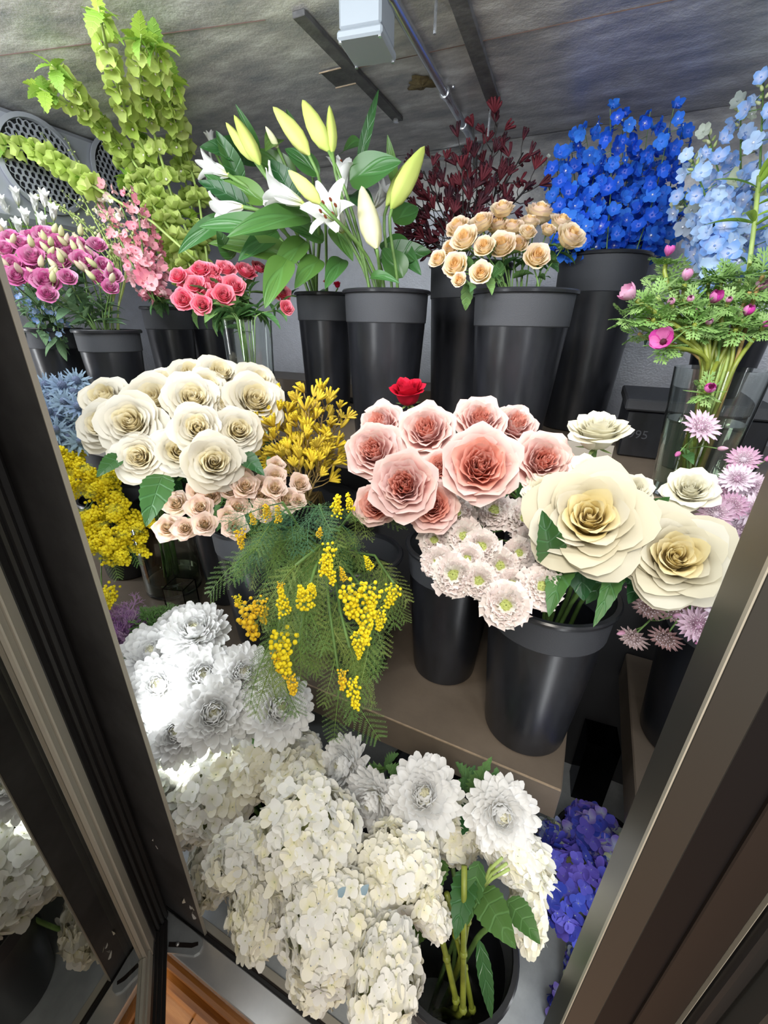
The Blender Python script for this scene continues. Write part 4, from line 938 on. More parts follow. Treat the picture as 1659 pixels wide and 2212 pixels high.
# ------------------------------------------------------------------ hydrangeas
def floret_mesh(mat, k):
    def make():
        rn = random.Random(k); q = MB(); cup = rn.uniform(-.05, .35)
        for i in range(4):
            a = i*PI/2+rn.uniform(-.12, .12); s = rn.uniform(.85, 1.1); tl = cup+rn.uniform(-.15, .2); wv = rn.uniform(-.12, .12)
            def fn(u, v):
                x = s*(.04+.96*v); w = s*.50*math.sin(PI*min(1, .12+v*.80))**.75*(1 if v < .99 else .75)
                y = u*w; z = tl*x*x+.14*abs(u)*w*2*.5*(1-v)+wv*math.sin(3*v)*u
                return (x*math.cos(a)-y*math.sin(a), x*math.sin(a)+y*math.cos(a), z+.02*i)
            q.grid(fn, 2, 4, mat)
        q.ball((0, 0, .05), .07, 'hyd_core' if 'white' in mat or 'hyd' == mat else 'hyd_green', 5, 3)
        return q.mesh('floret')
    return cached(('floret', mat, k), make)
def hydrangea(label, p, r, face, bk, group, mats, n=130, el=(1, 1, .85), fs=.20, stem='stem', lv=None, nl=0, jit=.10):
    face = Vector(face).normalized(); path = stem_path(bk, p-face*r*.6, face)
    t = thing('hydrangea', label, 'flower', path[0], group)
    W0 = frame(p, face, U(0, 6), r)
    head = part('flower_head', cached('hydcore', lambda: MB().ball((0, 0, -.05), .74, 'hyd_core', 14, 9, sz=.85).mesh('flower_head')), t, W0 @ Matrix.Diagonal((*el, 1)))
    hi = Matrix.Diagonal((1/el[0], 1/el[1], 1/el[2], 1))
    for i in range(n):
        z = 1-1.72*(i+.5)/n; ph = i*2.39996; q = math.sqrt(max(0, 1-z*z))
        rr = .90+U(-jit, jit*.6)
        bump = 1+.05*math.sin(5*ph+z*4)
        d = Vector((q*math.cos(ph), q*math.sin(ph), z*1.0)); pos = Vector((d.x*el[0], d.y*el[1], d.z*el[2]))*rr*bump
        nrm = Vector((d.x/el[0], d.y/el[1], d.z/el[2]))+Vector((U(-.7, .7), U(-.7, .7), U(-.7, .7)))
        m = frame(pos, nrm, U(0, 6), fs*U(.78, 1.18))
        sub('floret', floret_mesh(random.choice(mats), random.randrange(6)), head, hi @ m)
    part('stem', MB().tube(path, .0042, stem, n=7), t)
    if lv: add_leaves(t, path, lv, nl, s0=.5, s1=.95)
    return t, path
LH = leaves('leaf_hyd', .085, .055, serr=.07, nv=16)
G = 'white hydrangeas massed at the bottom'
WH = [(468, 1708, 96, .74, (1, 1, .8), 'hydA', 'large white hydrangea at upper left of the mass', 0), (375, 1655, 60, .86, (1, 1, .8), 'hydA', 'white hydrangea behind left post, under the chrysanthemums', 0),
 (562, 1640, 68, .84, (1.1, 1, .8), 'hydA', 'cream hydrangea at the back, below the left chrysanthemums', 1), (648, 1700, 76, .76, (1, 1, .85), 'hydA', 'cream hydrangea left of the front chrysanthemums', 1),
 (640, 1625, 48, .88, (1, 1, .8), 'hydB', 'small white hydrangea at the back below acacia', 0), (668, 1812, 118, .62, (1, 1, .85), 'hydB', 'largest white hydrangea, in the centre of the mass', 0),
 (535, 1850, 76, .66, (.9, 1.1, .9), 'hydA', 'white hydrangea below large upper left one', 0), (560, 1965, 74, .62, (.85, 1.1, .9), 'hydA', 'drooping white hydrangea hanging over the steel floor', 1),
 (452, 1880, 52, .72, (.85, 1.15, .9), 'hydA', 'white hydrangea drooping beside the foot of left post', 1), (712, 1990, 108, .56, (1, 1, .85), 'hydB', 'white hydrangea with two blue petals, front centre', 0),
 (858, 1880, 96, .62, (.95, 1.05, .85), 'hydB', 'white hydrangea under front chrysanthemums', 1), (925, 1965, 42, .60, (.8, 1.2, .9), 'hydB', 'small white hydrangea cluster beside the green stems', 0),
 (832, 2120, 92, .50, (.85, 1.2, .9), 'hydB', 'lowest white hydrangea, left of open bucket', 0), (690, 2095, 62, .56, (1, 1, .9), 'hydB', 'cream hydrangea low in the centre, over steel sill', 1),
 (980, 1790, 62, .74, (1, 1.1, .85), 'low', 'cream hydrangea behind leaves, between two front chrysanthemums', 1), (1115, 1850, 62, .66, (.8, 1.3, .9), 'low', 'white hydrangea at right, below rightmost chrysanthemum', 0),
 (1140, 1965, 50, .64, (.7, 1.3, .9), 'low', 'cream drooping hydrangea next to the blue ones', 1), (770, 1930, 60, .60, (1, 1, .9), 'hydB', 'white hydrangea between the centre one and right one', 0),
 (400, 1770, 52, .82, (1, 1, .9), 'hydA', 'white hydrangea behind left post, lower', 0)]
ctr = P(720, 1850, .95); wh = []
for px, py, r, d, el, bk, lab, cr1 in WH:
    p, d = behind_post(px, py, d, r); mats = ['hyd', 'hyd', 'hyd', 'hyd_cream'] if not cr1 else ['hyd', 'hyd_cream', 'hyd_cream']
    wh.append(hydrangea(lab, p, r*d/F_PX*.98, facing(p, ctr, .9, .25, .8), bk, G, mats, n=int(85+r*1.45), el=el, fs=min(.40, 21/r*.78+.035))[0])
# two stray blue petals on the front centre head
for px, py in ((731, 1938), (781, 1933)):
    part('petal', leaf_mb('thistle', .014, .011, bend=.3, nu=2, nv=4).mesh('petal'), wh[9], frame(P(px, py, .555-.07), Vector((-.2, -.5, .8)), 0, .9), label='blue petal')
# leaves and the bare stems in the open bucket
l0 = wh[14]
big_leaf(l0, 950, 1855, .66, 925, 1945, .60, 52, 'leaf_hyd', .08); big_leaf(l0, 1010, 1880, .62, 985, 2020, .56, 56, 'leaf_dark', .08); big_leaf(l0, 1035, 1860, .62, 1010, 1990, .58, 44, 'leaf_hyd', .08)
l1 = wh[15]
big_leaf(l1, 1040, 1925, .60, 1105, 2045, .54, 74, 'leaf_hyd', .05, roll=.2); big_leaf(l1, 1095, 1945, .60, 1165, 2030, .56, 58, 'leaf_hyd', .05, roll=-.2)
big_leaf(l1, 1035, 2030, .56, 1060, 2190, .54, 34, 'leaf_dark', .05)
big_leaf(wh[11], 905, 1990, .64, 880, 2050, .60, 60, 'leaf_hyd', .05); big_leaf(wh[10], 790, 1840, .70, 800, 1880, .68, 40, 'leaf_dark', .05)
Bc = B['low'][0]
for lab, pts, lf in [('thick green stem standing upright in the open bucket', [(1003, 1870, .60), (1002, 1960, .585), (1001, 2060, .59), (1000, 2180, .60)], 1),
   ('green stem leaning left in the open bucket', [(945, 1990, .60), (965, 2070, .60), (985, 2160, .61)], 0),
   ('green stem crossing behind the upright one', [(965, 1930, .62), (985, 2020, .63), (1003, 2090, .63), (1020, 2180, .64)], 0),
   ('green forked stem leaning right toward the drooping leaf', [(1065, 1870, .62), (1040, 1920, .61), (1010, 1990, .61), (1000, 2050, .62)], 1)]:
    pt = [P(*q) for q in pts]; end = Vector((Bc.x+U(-.02, .02), Bc.y+U(-.01, .02), ZF+.02)); path = cat_path(pt[-1], (pt[-1]-pt[-2]), end, (end-pt[-1])*.8, 4)
    t = thing('green_cutting', lab, 'stem', end, 'bare stems in the open bucket')
    part('stem', MB().tube(pt+path[1:], .0042, 'stem_olive', n=8), t)
    for q in pt[1:]: part('node', MB().ball(q, .0062, 'stem_olive', 8, 5), t)
    if lab.startswith('green forked'):
        for dx, dy in ((30, -25), (35, -5), (20, -45)): part('branch', MB().tube([pt[1], P(1050+dx*.4, 1900+dy*.5, .61), P(1065+dx, 1880+dy*.6, .60)], .0022, 'stem_lime', n=6), t)
t = thing('water_surface', 'dark water standing in the wide open bucket', 'water', (Bc.x, Bc.y, ZF+.15))
part('surface', MB().lathe([(0, 0), (.083, 0)], 'water', n=32), t, T3((Bc.x, Bc.y, ZF+.15)))
BHs = [(1240, 1920, 86, .74, 'bhyd', (1, 1.1, .85), ['hyd_blue', 'hyd_blue', 'hyd_blue'], 'large deep blue hydrangea, right of the white ones'), (1285, 1805, 58, .84, 'bhyd', (1.1, .9, .8), ['hyd_blue', 'hyd_purple'], 'violet blue hydrangea at the back, highest of the blue ones'),
 (1345, 1855, 56, .80, 'bhyd', (1, 1.1, .8), ['hyd_purple', 'hyd_green', 'hyd_green'], 'violet hydrangea with green buds beside right post'), (1197, 1812, 32, .86, 'bhyd', (1, 1.1, .8), ['hyd_green', 'hyd_blue', 'hyd_green'], 'small green and blue hydrangea, leftmost of the blue ones'),
 (1325, 1955, 50, .78, 'bhyd', (1, 1.1, .8), ['hyd_purple', 'hyd_green'], 'purple and green hydrangea low beside right post'), (1272, 2095, 44, .84, 'bhyd2', (1, 1, .8), ['hyd_green', 'hyd_blue'], 'green and blue hydrangea at the bottom, by right post'),
 (1232, 2185, 40, .80, 'bhyd2', (1, 1, .8), ['hyd_purple', 'hyd_blue'], 'violet hydrangea at the very bottom by right post')]
ctr = P(1270, 1930, 1.0)
for px, py, r, d, bk, el, mats, lab in BHs:
    p = P(px, py, d); hydrangea(lab, p, r*d/F_PX, facing(p, ctr, .9, .3, .8), bk, 'blue hydrangeas at the lower right', mats, n=int(60+r*.9), el=el, fs=min(.40, 17/r*.8+.06))

# ------------------------------------------------------------------ scabiosas
def scab_meshes():
    def make():
        out = []
        for k in range(4):
            q = MB(); rn = random.Random(k)
            for j in range(3):
                a = (j-1)*.55; l = (1, .8, .8)[j]; ph = rn.uniform(0, 6); c = rn.uniform(.2, .6)
                def fn(u, v): 
                    x = l*v; w = .06+.32*v; y = u*w; z = c*v*v*.4+.14*math.sin(6*u+ph)*v*v
                    return (x*math.cos(a)-y*math.sin(a), x*math.sin(a)+y*math.cos(a), z)
                q.grid(fn, 4, 3, 'scab')
            out.append(q.mesh('floret'))
        core = MB(); core.ball((0, 0, 0), .30, 'scab_core', 12, 7, sz=.8)
        for i in range(46):
            z = 1-1.1*(i+.5)/46; ph = i*2.39996; q2 = math.sqrt(max(0, 1-z*z))
            core.ball((.31*q2*math.cos(ph), .31*q2*math.sin(ph), .25*z), .042, 'scab_core', 5, 3)
        return out, core.mesh('flower_head')
    return cached('scab', make)
def scabiosa(label, p, r, face, bk, group, core=1.0):
    fl, cm = scab_meshes(); face = Vector(face).normalized(); path = stem_path(bk, p-face*r*.4, face)
    t = thing('scabiosa', label, 'flower', path[0], group)
    head = part('flower_head', cm, t, frame(p+face*r*.05, face, U(0, 6), r*core))
    for i in range(46):
        f = (i+.5)/46; th = .62+1.15*f; ph = i*2.39996
        sub('floret', random.choice(fl), head, rz(ph) @ T3((.20*math.sin(th), 0, .18*math.cos(th)-.05)) @ ry(-(PI/2-th)) @ rx(U(-.4, .4)) @ sc(U(.52, .66)*(.75+.5*f)/core))
    part('stem', MB().tube(path, .0016, 'stem', n=5), t); add_leaves(t, path, LM, 1)
SC = [(980, 1242, 50), (1040, 1183, 42), (985, 1112, 46), (1132, 1123, 48), (1067, 1105, 40), (940, 1168, 38), (1080, 1222, 42), (1150, 1172, 40), (1092, 1307, 54), (1170, 1267, 50), (1002, 1160, 42), (946, 1215, 38), (1105, 1262, 34), (1035, 1255, 42), (1010, 1208, 36), (1120, 1195, 36)]
labs = rows(SC, 'blush white scabiosa', 'of the cluster', per=6); ctr = P(1060, 1200, .75)
for (px, py, r), lab in zip(SC, labs):
    d = .56+(1200-py)*.0008+random.uniform(-.015, .015); p = P(px, py, d)
    scabiosa(lab, p, r*d/F_PX*1.12, facing(p, ctr, 1, .25, .8), 'scab', 'blush scabiosas', 1.0 if (px+py) % 3 else 1.15)

# ------------------------------------------------------------------ astrantia
def astr_meshes(mat):
    def make():
        q = MB()
        for ring_, (n, l, tl) in enumerate(((13, 1.0, .25), (13, .9, .42))):
            for i in range(n):
                a = 2*PI*(i+.5*ring_)/n
                def fn(u, v):
                    x = .12+l*.88*v; w = .13*math.sin(PI*min(1, .15+v*.84))**.8; y = u*w; z = tl*v*(1.3-v*.6)+.05*abs(u)
                    return (x*math.cos(a)-y*math.sin(a), x*math.sin(a)+y*math.cos(a), z)
                q.grid(fn, 2, 4, mat)
        c = MB(); c.ball((0, 0, .12), .2, mat, 8, 5)
        for i in range(60):
            z = 1-.95*(i+.5)/60; ph = i*2.39996; k = math.sqrt(max(0, 1-z*z)); d = Vector((k*math.cos(ph), k*math.sin(ph), z*.9)); l = random.uniform(.48, .66)
            c.tube([d*.15, d*l*.6+Vector((0, 0, .1)), d*l+Vector((0, 0, .08))], [.014, .012, .012], mat, n=3, cap=False); c.ball(d*l+Vector((0, 0, .08)), .036, 'astr_pin', 4, 3)
        return q.mesh('bracts'), c.mesh('stamens')
    return cached(('astr', mat), make)
def branchy(name, label, cat, bk, group, p, face, stem, srad, fn, lv=None, nl=0):
    face = Vector(face).normalized(); path = stem_path(bk, p, face)
    t = thing(name, label, cat, path[0], group); part('stem', MB().tube(path, srad, stem, n=6), t)
    if lv: add_leaves(t, path, lv, nl)
    fn(t, path); return t
AS = [(1510, 925, 40, 0), (1605, 995, 32, 0), (1592, 1036, 34, 0), (1566, 1062, 36, 1), (1545, 1112, 36, 1), (1627, 1106, 40, 0), (1592, 1152, 38, 0), (1646, 1168, 34, 0), (1535, 1150, 30, 1), (1567, 1328, 40, 0), (1508, 1350, 40, 0), (1370, 1374, 32, 2), (1440, 1374, 34, 2), (1405, 1306, 36, 2), (1462, 1315, 36, 2), (1553, 1404, 24, 2), (1625, 1050, 30, 0), (1580, 1095, 32, 1), (1520, 1300, 24, 2), (1650, 1220, 30, 0), (1600, 1205, 30, 1)]
labs = rows(AS, 'pink starry astrantia', 'at the right', per=6); ctr = P(1560, 1200, .75)
for (px, py, r, k), lab in zip(AS, labs):
    d = .52+(1150-py)*.0003+random.uniform(-.02, .02)+(.12 if k == 2 else 0); p = P(px, py, d); f = facing(p, ctr, 1, .3, .8)
    if k == 2: f = (f+Vector((0, 0, -.7))).normalized(); lab = lab.replace('pink', 'dull brown pink')
    if py == 925: f = Vector((.25, -.6, .6))
    br, stm = astr_meshes('astr' if k < 2 else 'astr_dull')
    def fn(t, path):
        Wm = frame(p, f, U(0, 6), r*d/F_PX*1.05); part('bracts', br, t, Wm); part('stamens', stm, t, Wm)
        for j in range(2):
            q, dr = along(path, U(.75, .93)); o = Vector((U(-1, 1), U(-1, .5), U(-.2, 1))).normalized(); e = q+o*U(.025, .045)
            part('side_stem', MB().tube([q, q.lerp(e, .5)+dr*.006, e], .0008, 'stem', n=5), t); part('bud', bud_mesh('astr_bud'), t, frame(e, o, 0, .013))
    branchy('astrantia', lab, 'flower', 'astr', 'astrantias', p-Vector(f).normalized()*.004, f, 'stem', .0012, fn, LM, 2)

# ------------------------------------------------------------------ lilies
def tepal_mesh(k, l, w, flare, mat='lily'):
    rn = random.Random(k)
    ph = rn.uniform(0, 6); ruf = rn.uniform(.02, .05)
    def fn(u, v):
        # along the trumpet, then rolling back
        a0 = .16; n = 24; r = .05; z = 0.0
        m = int(v*n); ds = l/n
        for i in range(m):
            f = i/n; a = a0+flare*max(0, f-.30)**1.25*2.1; r += math.sin(a)*ds; z += math.cos(a)*ds
        ww = w*.5*math.sin(PI*min(1, .07+v*.91))**.7
        a = a0+flare*max(0, v-.30)**1.25*2.1
        cup = .45*abs(u)**2*ww; e = ruf*math.sin(9*v+ph+(2 if u > 0 else 0))*abs(u)**2*min(1, v*2)
        nx, nz = -math.cos(a), math.sin(a)
        return (r+nx*(cup+e), u*ww, z+nz*(cup+e))
    return cached(('tepal', k, l, w, flare, mat), lambda: MB().grid(fn, 6, 12, mat).mesh('tepal'))
def lily(label, p, r, face, bk, flare=1.0, group='white lilies', stamen=True):
    """p is the mouth of the trumpet"""
    face = Vector(face).normalized(); base = p-face*r*.85; path = stem_path(bk, base, face)
    t = thing('lily', label, 'flower', path[0], group)
    W0 = frame(base, face, U(0, 6), r)
    head = part('flower_head', cached('lilyb', lambda: MB().lathe([(0, -.08), (.05, -.06), (.07, .0), (.07, .25), (.03, .35)], 'lily_bud', n=10).mesh('flower_head')), t, W0)
    for i in range(6):
        me = tepal_mesh(i, 1.35, .50 if i % 2 else .36, flare)
        sub('tepal', me, head, rz(i*PI/3) @ ry(U(-.04, .06)))
    if stamen:
        part('pistil', MB().tube([(0, 0, .2), (.02, .02, .7), (.08, .05, 1.12)], [.022, .022, .03], 'stem_lime', n=7).ball((.08, .05, 1.13), .045, 'anther', 8, 5), t, W0)
        for i in range(6):
            a = i*PI/3+.3; q = Vector((.20*math.cos(a), .20*math.sin(a), .95))
            part('stamen', MB().tube([(0, 0, .2), q*.6+Vector((0, 0, .15)), q], .013, 'stem_lime', n=5).ball(q, .034, 'anther', 7, 5, sz=2.2), t, W0)
    part('stem', MB().tube(path, .0042, 'stem', n=8), t); return t, path
def lbud_mesh(mat, k=0):
    def make():
        prof = [(.015, -.06), (.05, 0), (.11, .12), (.145, .32), (.135, .55), (.09, .78), (.045, .93), (.004, 1.0)]
        def fn(u, v):
            a = (u+1)*PI; t = v*7; i = min(int(t+1e-6), 6); f = t-i
            r = prof[i][0]*(1-f)+prof[i+1][0]*f; z = prof[i][1]*(1-f)+prof[i+1][1]*f
            r *= 1+.13*math.cos(3*a)-.07*abs(math.cos(1.5*a))**8; return (r*math.cos(a)+.04*z*z, r*math.sin(a), z)
        return MB().grid(fn, 18, 14, mat, close=True).mesh('bud')
    return cached(('lbud', mat, k), make)
def lily_bud(label, a, b, bk, mat='lily_bud', wide=1.0, group='lily buds'):
    """a: foot, b: tip"""
    d = (b-a); face = d.normalized(); path = stem_path(bk, a, face)
    t = thing('lily_bud', label, 'flower bud', path[0], group)
    part('bud', lbud_mesh(mat), t, frame(a, face, U(0, 6), 1) @ Matrix.Diagonal((d.length*wide, d.length*wide, d.length, 1)))
    part('stem', MB().tube(path, .0036, 'stem', n=7), t); return t, path
lil = []
for px, py, r, d, f, fl, bk, lab, st in [(712, 455, 88, .90, (.12, -.85, .30), 1.15, 'lily2', 'wide open white lily facing the camera, rust coloured anthers', True),
    (590, 415, 74, .90, (-.75, -.55, .25), 1.0, 'lily1', 'open white lily in profile, left of the facing one', False), (740, 370, 60, .97, (.25, -.2, .9), .6, 'lily2', 'half open white lily above the facing one', True),
    (455, 362, 52, 1.0, (-.95, -.2, .35), .8, 'lily1', 'white lily at the far left pointing left, yellow throat', False), (480, 452, 55, .98, (-.95, -.4, -.1), .9, 'lily1', 'white lily low at the left, pointing left under leaves', False),
    (455, 300, 26, 1.22, (-.2, -.2, 1), .3, 'lily1', 'small closed white lily tip at upper left', False), (830, 415, 44, 1.10, (.6, -.2, .5), .8, 'lily2', 'white lily partly hidden at the right, behind a big leaf', False)]:
    p = P(px, py, d); lil.append(lily(lab, p, r*d/F_PX, f, bk, fl, stamen=st)[0])
LBUD = [((548, 345), (485, 265), 1.08, 'lily_bud', 1.0, 'lily1', 'leftmost tall lime lily bud'), ((560, 352), (508, 245), 1.06, 'lily_bud', 1.0, 'lily1', 'lime lily bud second from left, closely beside the leftmost'),
    ((600, 320), (575, 272), 1.10, 'lily_bud_pale', 1.2, 'lily1', 'short pale lily bud with ragged tip'), ((665, 330), (590, 226), 1.02, 'lily_bud', 1.1, 'lily1', 'tallest lime lily bud, leaning left in the middle'),
    ((708, 322), (650, 214), 1.0, 'lily_bud', 1.25, 'lily2', 'large lime lily bud at the top, paired with a slim one'), ((718, 328), (714, 226), 1.0, 'lily_bud', .95, 'lily2', 'slim upright lily bud of the top pair'),
    ((690, 438), (622, 366), .92, 'lily_bud', 1.2, 'lily2', 'lime lily bud in front, left of the facing lily'), ((812, 530), (780, 408), .90, 'lily_bud_pale', 1.15, 'lily2', 'cream lily bud hanging at the right of facing lily'),
    ((848, 445), (912, 312), 1.02, 'lily_bud', 1.1, 'lily2', 'long lime lily bud at the right, before burgundy paws'), ((838, 440), (905, 322), 1.08, 'lily_bud', .9, 'lily2', 'lime lily bud behind the long right one'),
    ((652, 290), (640, 268), 1.15, 'lily_bud', 1.2, 'lily1', 'tiny green lily bud behind the top pair')]
for (ax, ay), (bx, by), d, m, wdt, bk, lab in LBUD:
    if (ax, ay) == (812, 530): lil.append(lily_bud(lab, P(ax, ay, d), P(bx, by, d+.02), bk, m, wdt)[0])
    else: lil.append(lily_bud(lab, P(ax, ay, d-.10), P(bx, by, d-.12), bk, m, wdt)[0])
LL = [(560, 345, 440, 320, 58, .3), (640, 400, 545, 330, 62, .5), (690, 380, 620, 325, 46, .4), (755, 390, 860, 352, 74, .35), (775, 360, 815, 205, 24, .15), (852, 400, 838, 298, 24, .3),
    (670, 470, 500, 510, 56, .6), (600, 495, 440, 490, 52, .3), (540, 450, 435, 395, 46, .4), (500, 470, 390, 545, 42, .7), (640, 560, 462, 528, 54, .4), (520, 430, 440, 370, 46, .4),
    (640, 440, 585, 350, 60, .3), (575, 440, 475, 390, 54, .3), (560, 330, 512, 232, 22, .2), (700, 520, 625, 490, 40, .4), (760, 420, 810, 480, 50, .6), (620, 560, 575, 660, 62, .4),
    (740, 330, 780, 315, 46, .2), (600, 500, 520, 560, 48, .3), (820, 560, 925, 545, 60, .3), (830, 520, 905, 590, 58, .4), (800, 600, 862, 612, 24, .9), (690, 560, 640, 620, 50, .4),
    (520, 400, 470, 290, 44, .3), (720, 490, 760, 560, 46, .4), (660, 520, 590, 600, 52, .3), (850, 480, 900, 450, 56, .3), (640, 300, 620, 240, 24, .2), (600, 300, 575, 325, 40, .3), (740, 560, 705, 640-20, 44, .3), (870, 600, 830, 540, 60, .3), (500, 560, 470, 500, 40, .3)]
for i, (x0, y0, x1, y1, w, bd) in enumerate(LL):
    d = 1.0 if i not in (3, 4, 7, 17, 22, 6) else .92; t = lil[i % 7 if x0 < 760 else (0, 2, 6)[i % 3]]
    big_leaf(t, x0, y0, d+U(0, .06), x1, y1, d+U(-.05, .03), w, 'leaf_lily' if i % 4 else 'leaf_dark', .0, fold=U(.1, .3), bend=bd+.15)
for t, _ in (): pass

# ------------------------------------------------------------------ delphiniums
def dfloret(mat, k, eye=True):
    def make():
        rn = random.Random(k); q = MB(); cup = rn.uniform(.1, .6)
        for i in range(5):
            a = i*2*PI/5+rn.uniform(-.1, .1); s = rn.uniform(.85, 1.1); wv = rn.uniform(-.2, .2)
            def fn(u, v):
                x = s*(.05+.95*v); w = s*.48*math.sin(PI*min(1, .1+v*.80))**.7; y = u*w; z = cup*x*x*.8+.12*math.sin(4*v+i)*u+wv*x*.3
                return (x*math.cos(a)-y*math.sin(a), x*math.sin(a)+y*math.cos(a), z+.015*(i % 2))
            q.grid(fn, 3, 4, mat)
        if eye: q.ball((0, 0, .1), .12, 'delph_eye' if k % 2 else mat, 6, 4)
        q.tube([(0, 0, 0), (0, .05, -.35), (.02, .25, -.6)], [.07, .05, .015], mat, n=5)
        return q.mesh('floret')
    return cached(('dfl', mat, k), make)
def spike(name, label, cat, bk, group, pts, fs, n, mats, stem='stem', srad=.002, spread=.03, start=.0, kinds=5, bud_mat=None, nb=6, taper=.5, mk=dfloret, lv=None, nl=0):
    """pts: world points from the lowest flower to the tip"""
    pts = [Vector(p) for p in pts]; d0 = (pts[1]-pts[0]).normalized()
    path = stem_path(bk, pts[0], d0, n=4); full = path+pts[1:]
    t = thing(name, label, cat, path[0], group)
    part('stem', MB().tube(full, [srad]*(len(full)-1)+[srad*.4], stem, n=5), t)
    for i in range(n):
        f = (i+U(0, .6))/n; q, dr = along(pts, min(f, .999)); a = i*2.4; o = dr.orthogonal().normalized(); o = math.cos(a)*o+math.sin(a)*dr.cross(o)
        s = fs*(1-taper*f)*U(.85, 1.12); sp = spread*(1-taper*f*.8)*U(.7, 1.1)
        fa = (o+Vector((0, 0, .15))+(CAM-q).normalized()*.5).normalized()
        part('floret', mk(random.choice(mats), random.randrange(kinds)), t, frame(q+o*sp+dr*sp*.2, fa, U(0, 6), s))
        if i % 2 == 0: part('pedicel', MB().tube([q, q+o*sp], srad*.4, stem, n=4), t)
    if bud_mat:
        for i in range(nb):
            f = .86+.14*i/nb; q, dr = along(pts, min(f, .999)); a = i*2.4; o = dr.orthogonal().normalized(); o = math.cos(a)*o+math.sin(a)*dr.cross(o)
            part('bud', bud_mesh(bud_mat), t, frame(q+o*.004, o+dr, 0, fs*.5))
    if lv: add_leaves(t, path, lv, nl, size=1.2)
    return t
DB = [[(1225, 540), (1215, 440), (1200, 345)], [(1260, 540), (1245, 420), (1232, 300)], [(1290, 545), (1285, 400), (1262, 275)], [(1310, 545), (1320, 400), (1318, 235)], [(1335, 545), (1345, 420), (1345, 250)],
      [(1355, 545), (1380, 420), (1405, 240)], [(1375, 540), (1415, 420), (1455, 235)], [(1385, 540), (1440, 440), (1475, 275)], [(1345, 540), (1375, 470), (1420, 330)], [(1240, 545), (1262, 480), (1290, 350)],
      [(1300, 545), (1330, 500), (1365, 340)], [(1400, 548), (1450, 500), (1500, 420)], [(1220, 548), (1230, 500), (1250, 400)], [(1370, 550), (1400, 510), (1440, 430)]]
labs = rows([(q[-1][0], q[-1][1]) for q in DB], 'deep blue delphinium spike', 'by its tip', per=7)
for k, (q, lab) in enumerate(zip(DB, labs)):
    d = 1.08+(k % 3)*.04; spike('delphinium', lab, 'flower', 'blue', 'deep blue delphiniums', [P(x, y, d) for x, y in q], .0225, 30, ['delph'], spread=.032, srad=.0016, taper=.25)
spike('delphinium', 'short pale green budding delphinium left of the blue ones', 'flower', 'blue', None, [P(1200, 470, 1.12), P(1185, 400, 1.12), P(1180, 340, 1.12)], .010, 16, ['hyd_green'], spread=.018, srad=.0014)
DLs = [[(1560, 560), (1540, 470), (1490, 330)], [(1580, 560), (1570, 440), (1530, 290)], [(1600, 560), (1600, 420), (1600, 220)], [(1620, 560), (1640, 400), (1650, 165)], [(1550, 590), (1520, 520), (1470, 420)], [(1640, 560), (1660, 440), (1700, 250)],
       [(1570, 600), (1550, 540), (1540, 440)], [(1600, 600), (1620, 520), (1640, 400)], [(1590, 590), (1590, 520), (1570, 380)]]
labs = rows([(q[-1][0], q[-1][1]) for q in DLs], 'pale blue delphinium spike', 'by its tip', per=5)
for k, (q, lab) in enumerate(zip(DLs, labs)):
    d = .84+(k % 3)*.05; spike('delphinium', lab, 'flower', 'ldel', 'pale blue delphiniums', [P(x, y, d) for x, y in q], .0235, 26, ['delph_light', 'delph_light', 'delph_light', 'hyd_green'] if k % 3 else ['delph_light'], spread=.032, srad=.0025, bud_mat='stock', nb=8, taper=.35, lv=LM, nl=4)
LLg = leaves('leaf_lime', .07, .012, n=3)
t = thing('leafy_stem', 'bright green leafy stem behind anemones at right edge', 'greenery', P(1620, 640, .80), None)
pa = [P(1600, 700, .84), P(1615, 600, .80), P(1630, 480, .78), P(1640, 380, .78)]
part('stem', MB().tube(pa, .004, 'stem_lime', n=7), t); add_leaves(t, pa, LLg, 16, .1, 1.0, 1.2)
t = thing('leafy_stem', 'thinner green leafy stem left of the bright one', 'greenery', P(1560, 640, .86), None)
pa = [P(1540, 700, .88), P(1560, 600, .86), P(1580, 500, .86)]
part('stem', MB().tube(pa, .003, 'stem', n=7), t); add_leaves(t, pa, LLg, 14, .1, 1.0, 1.0)

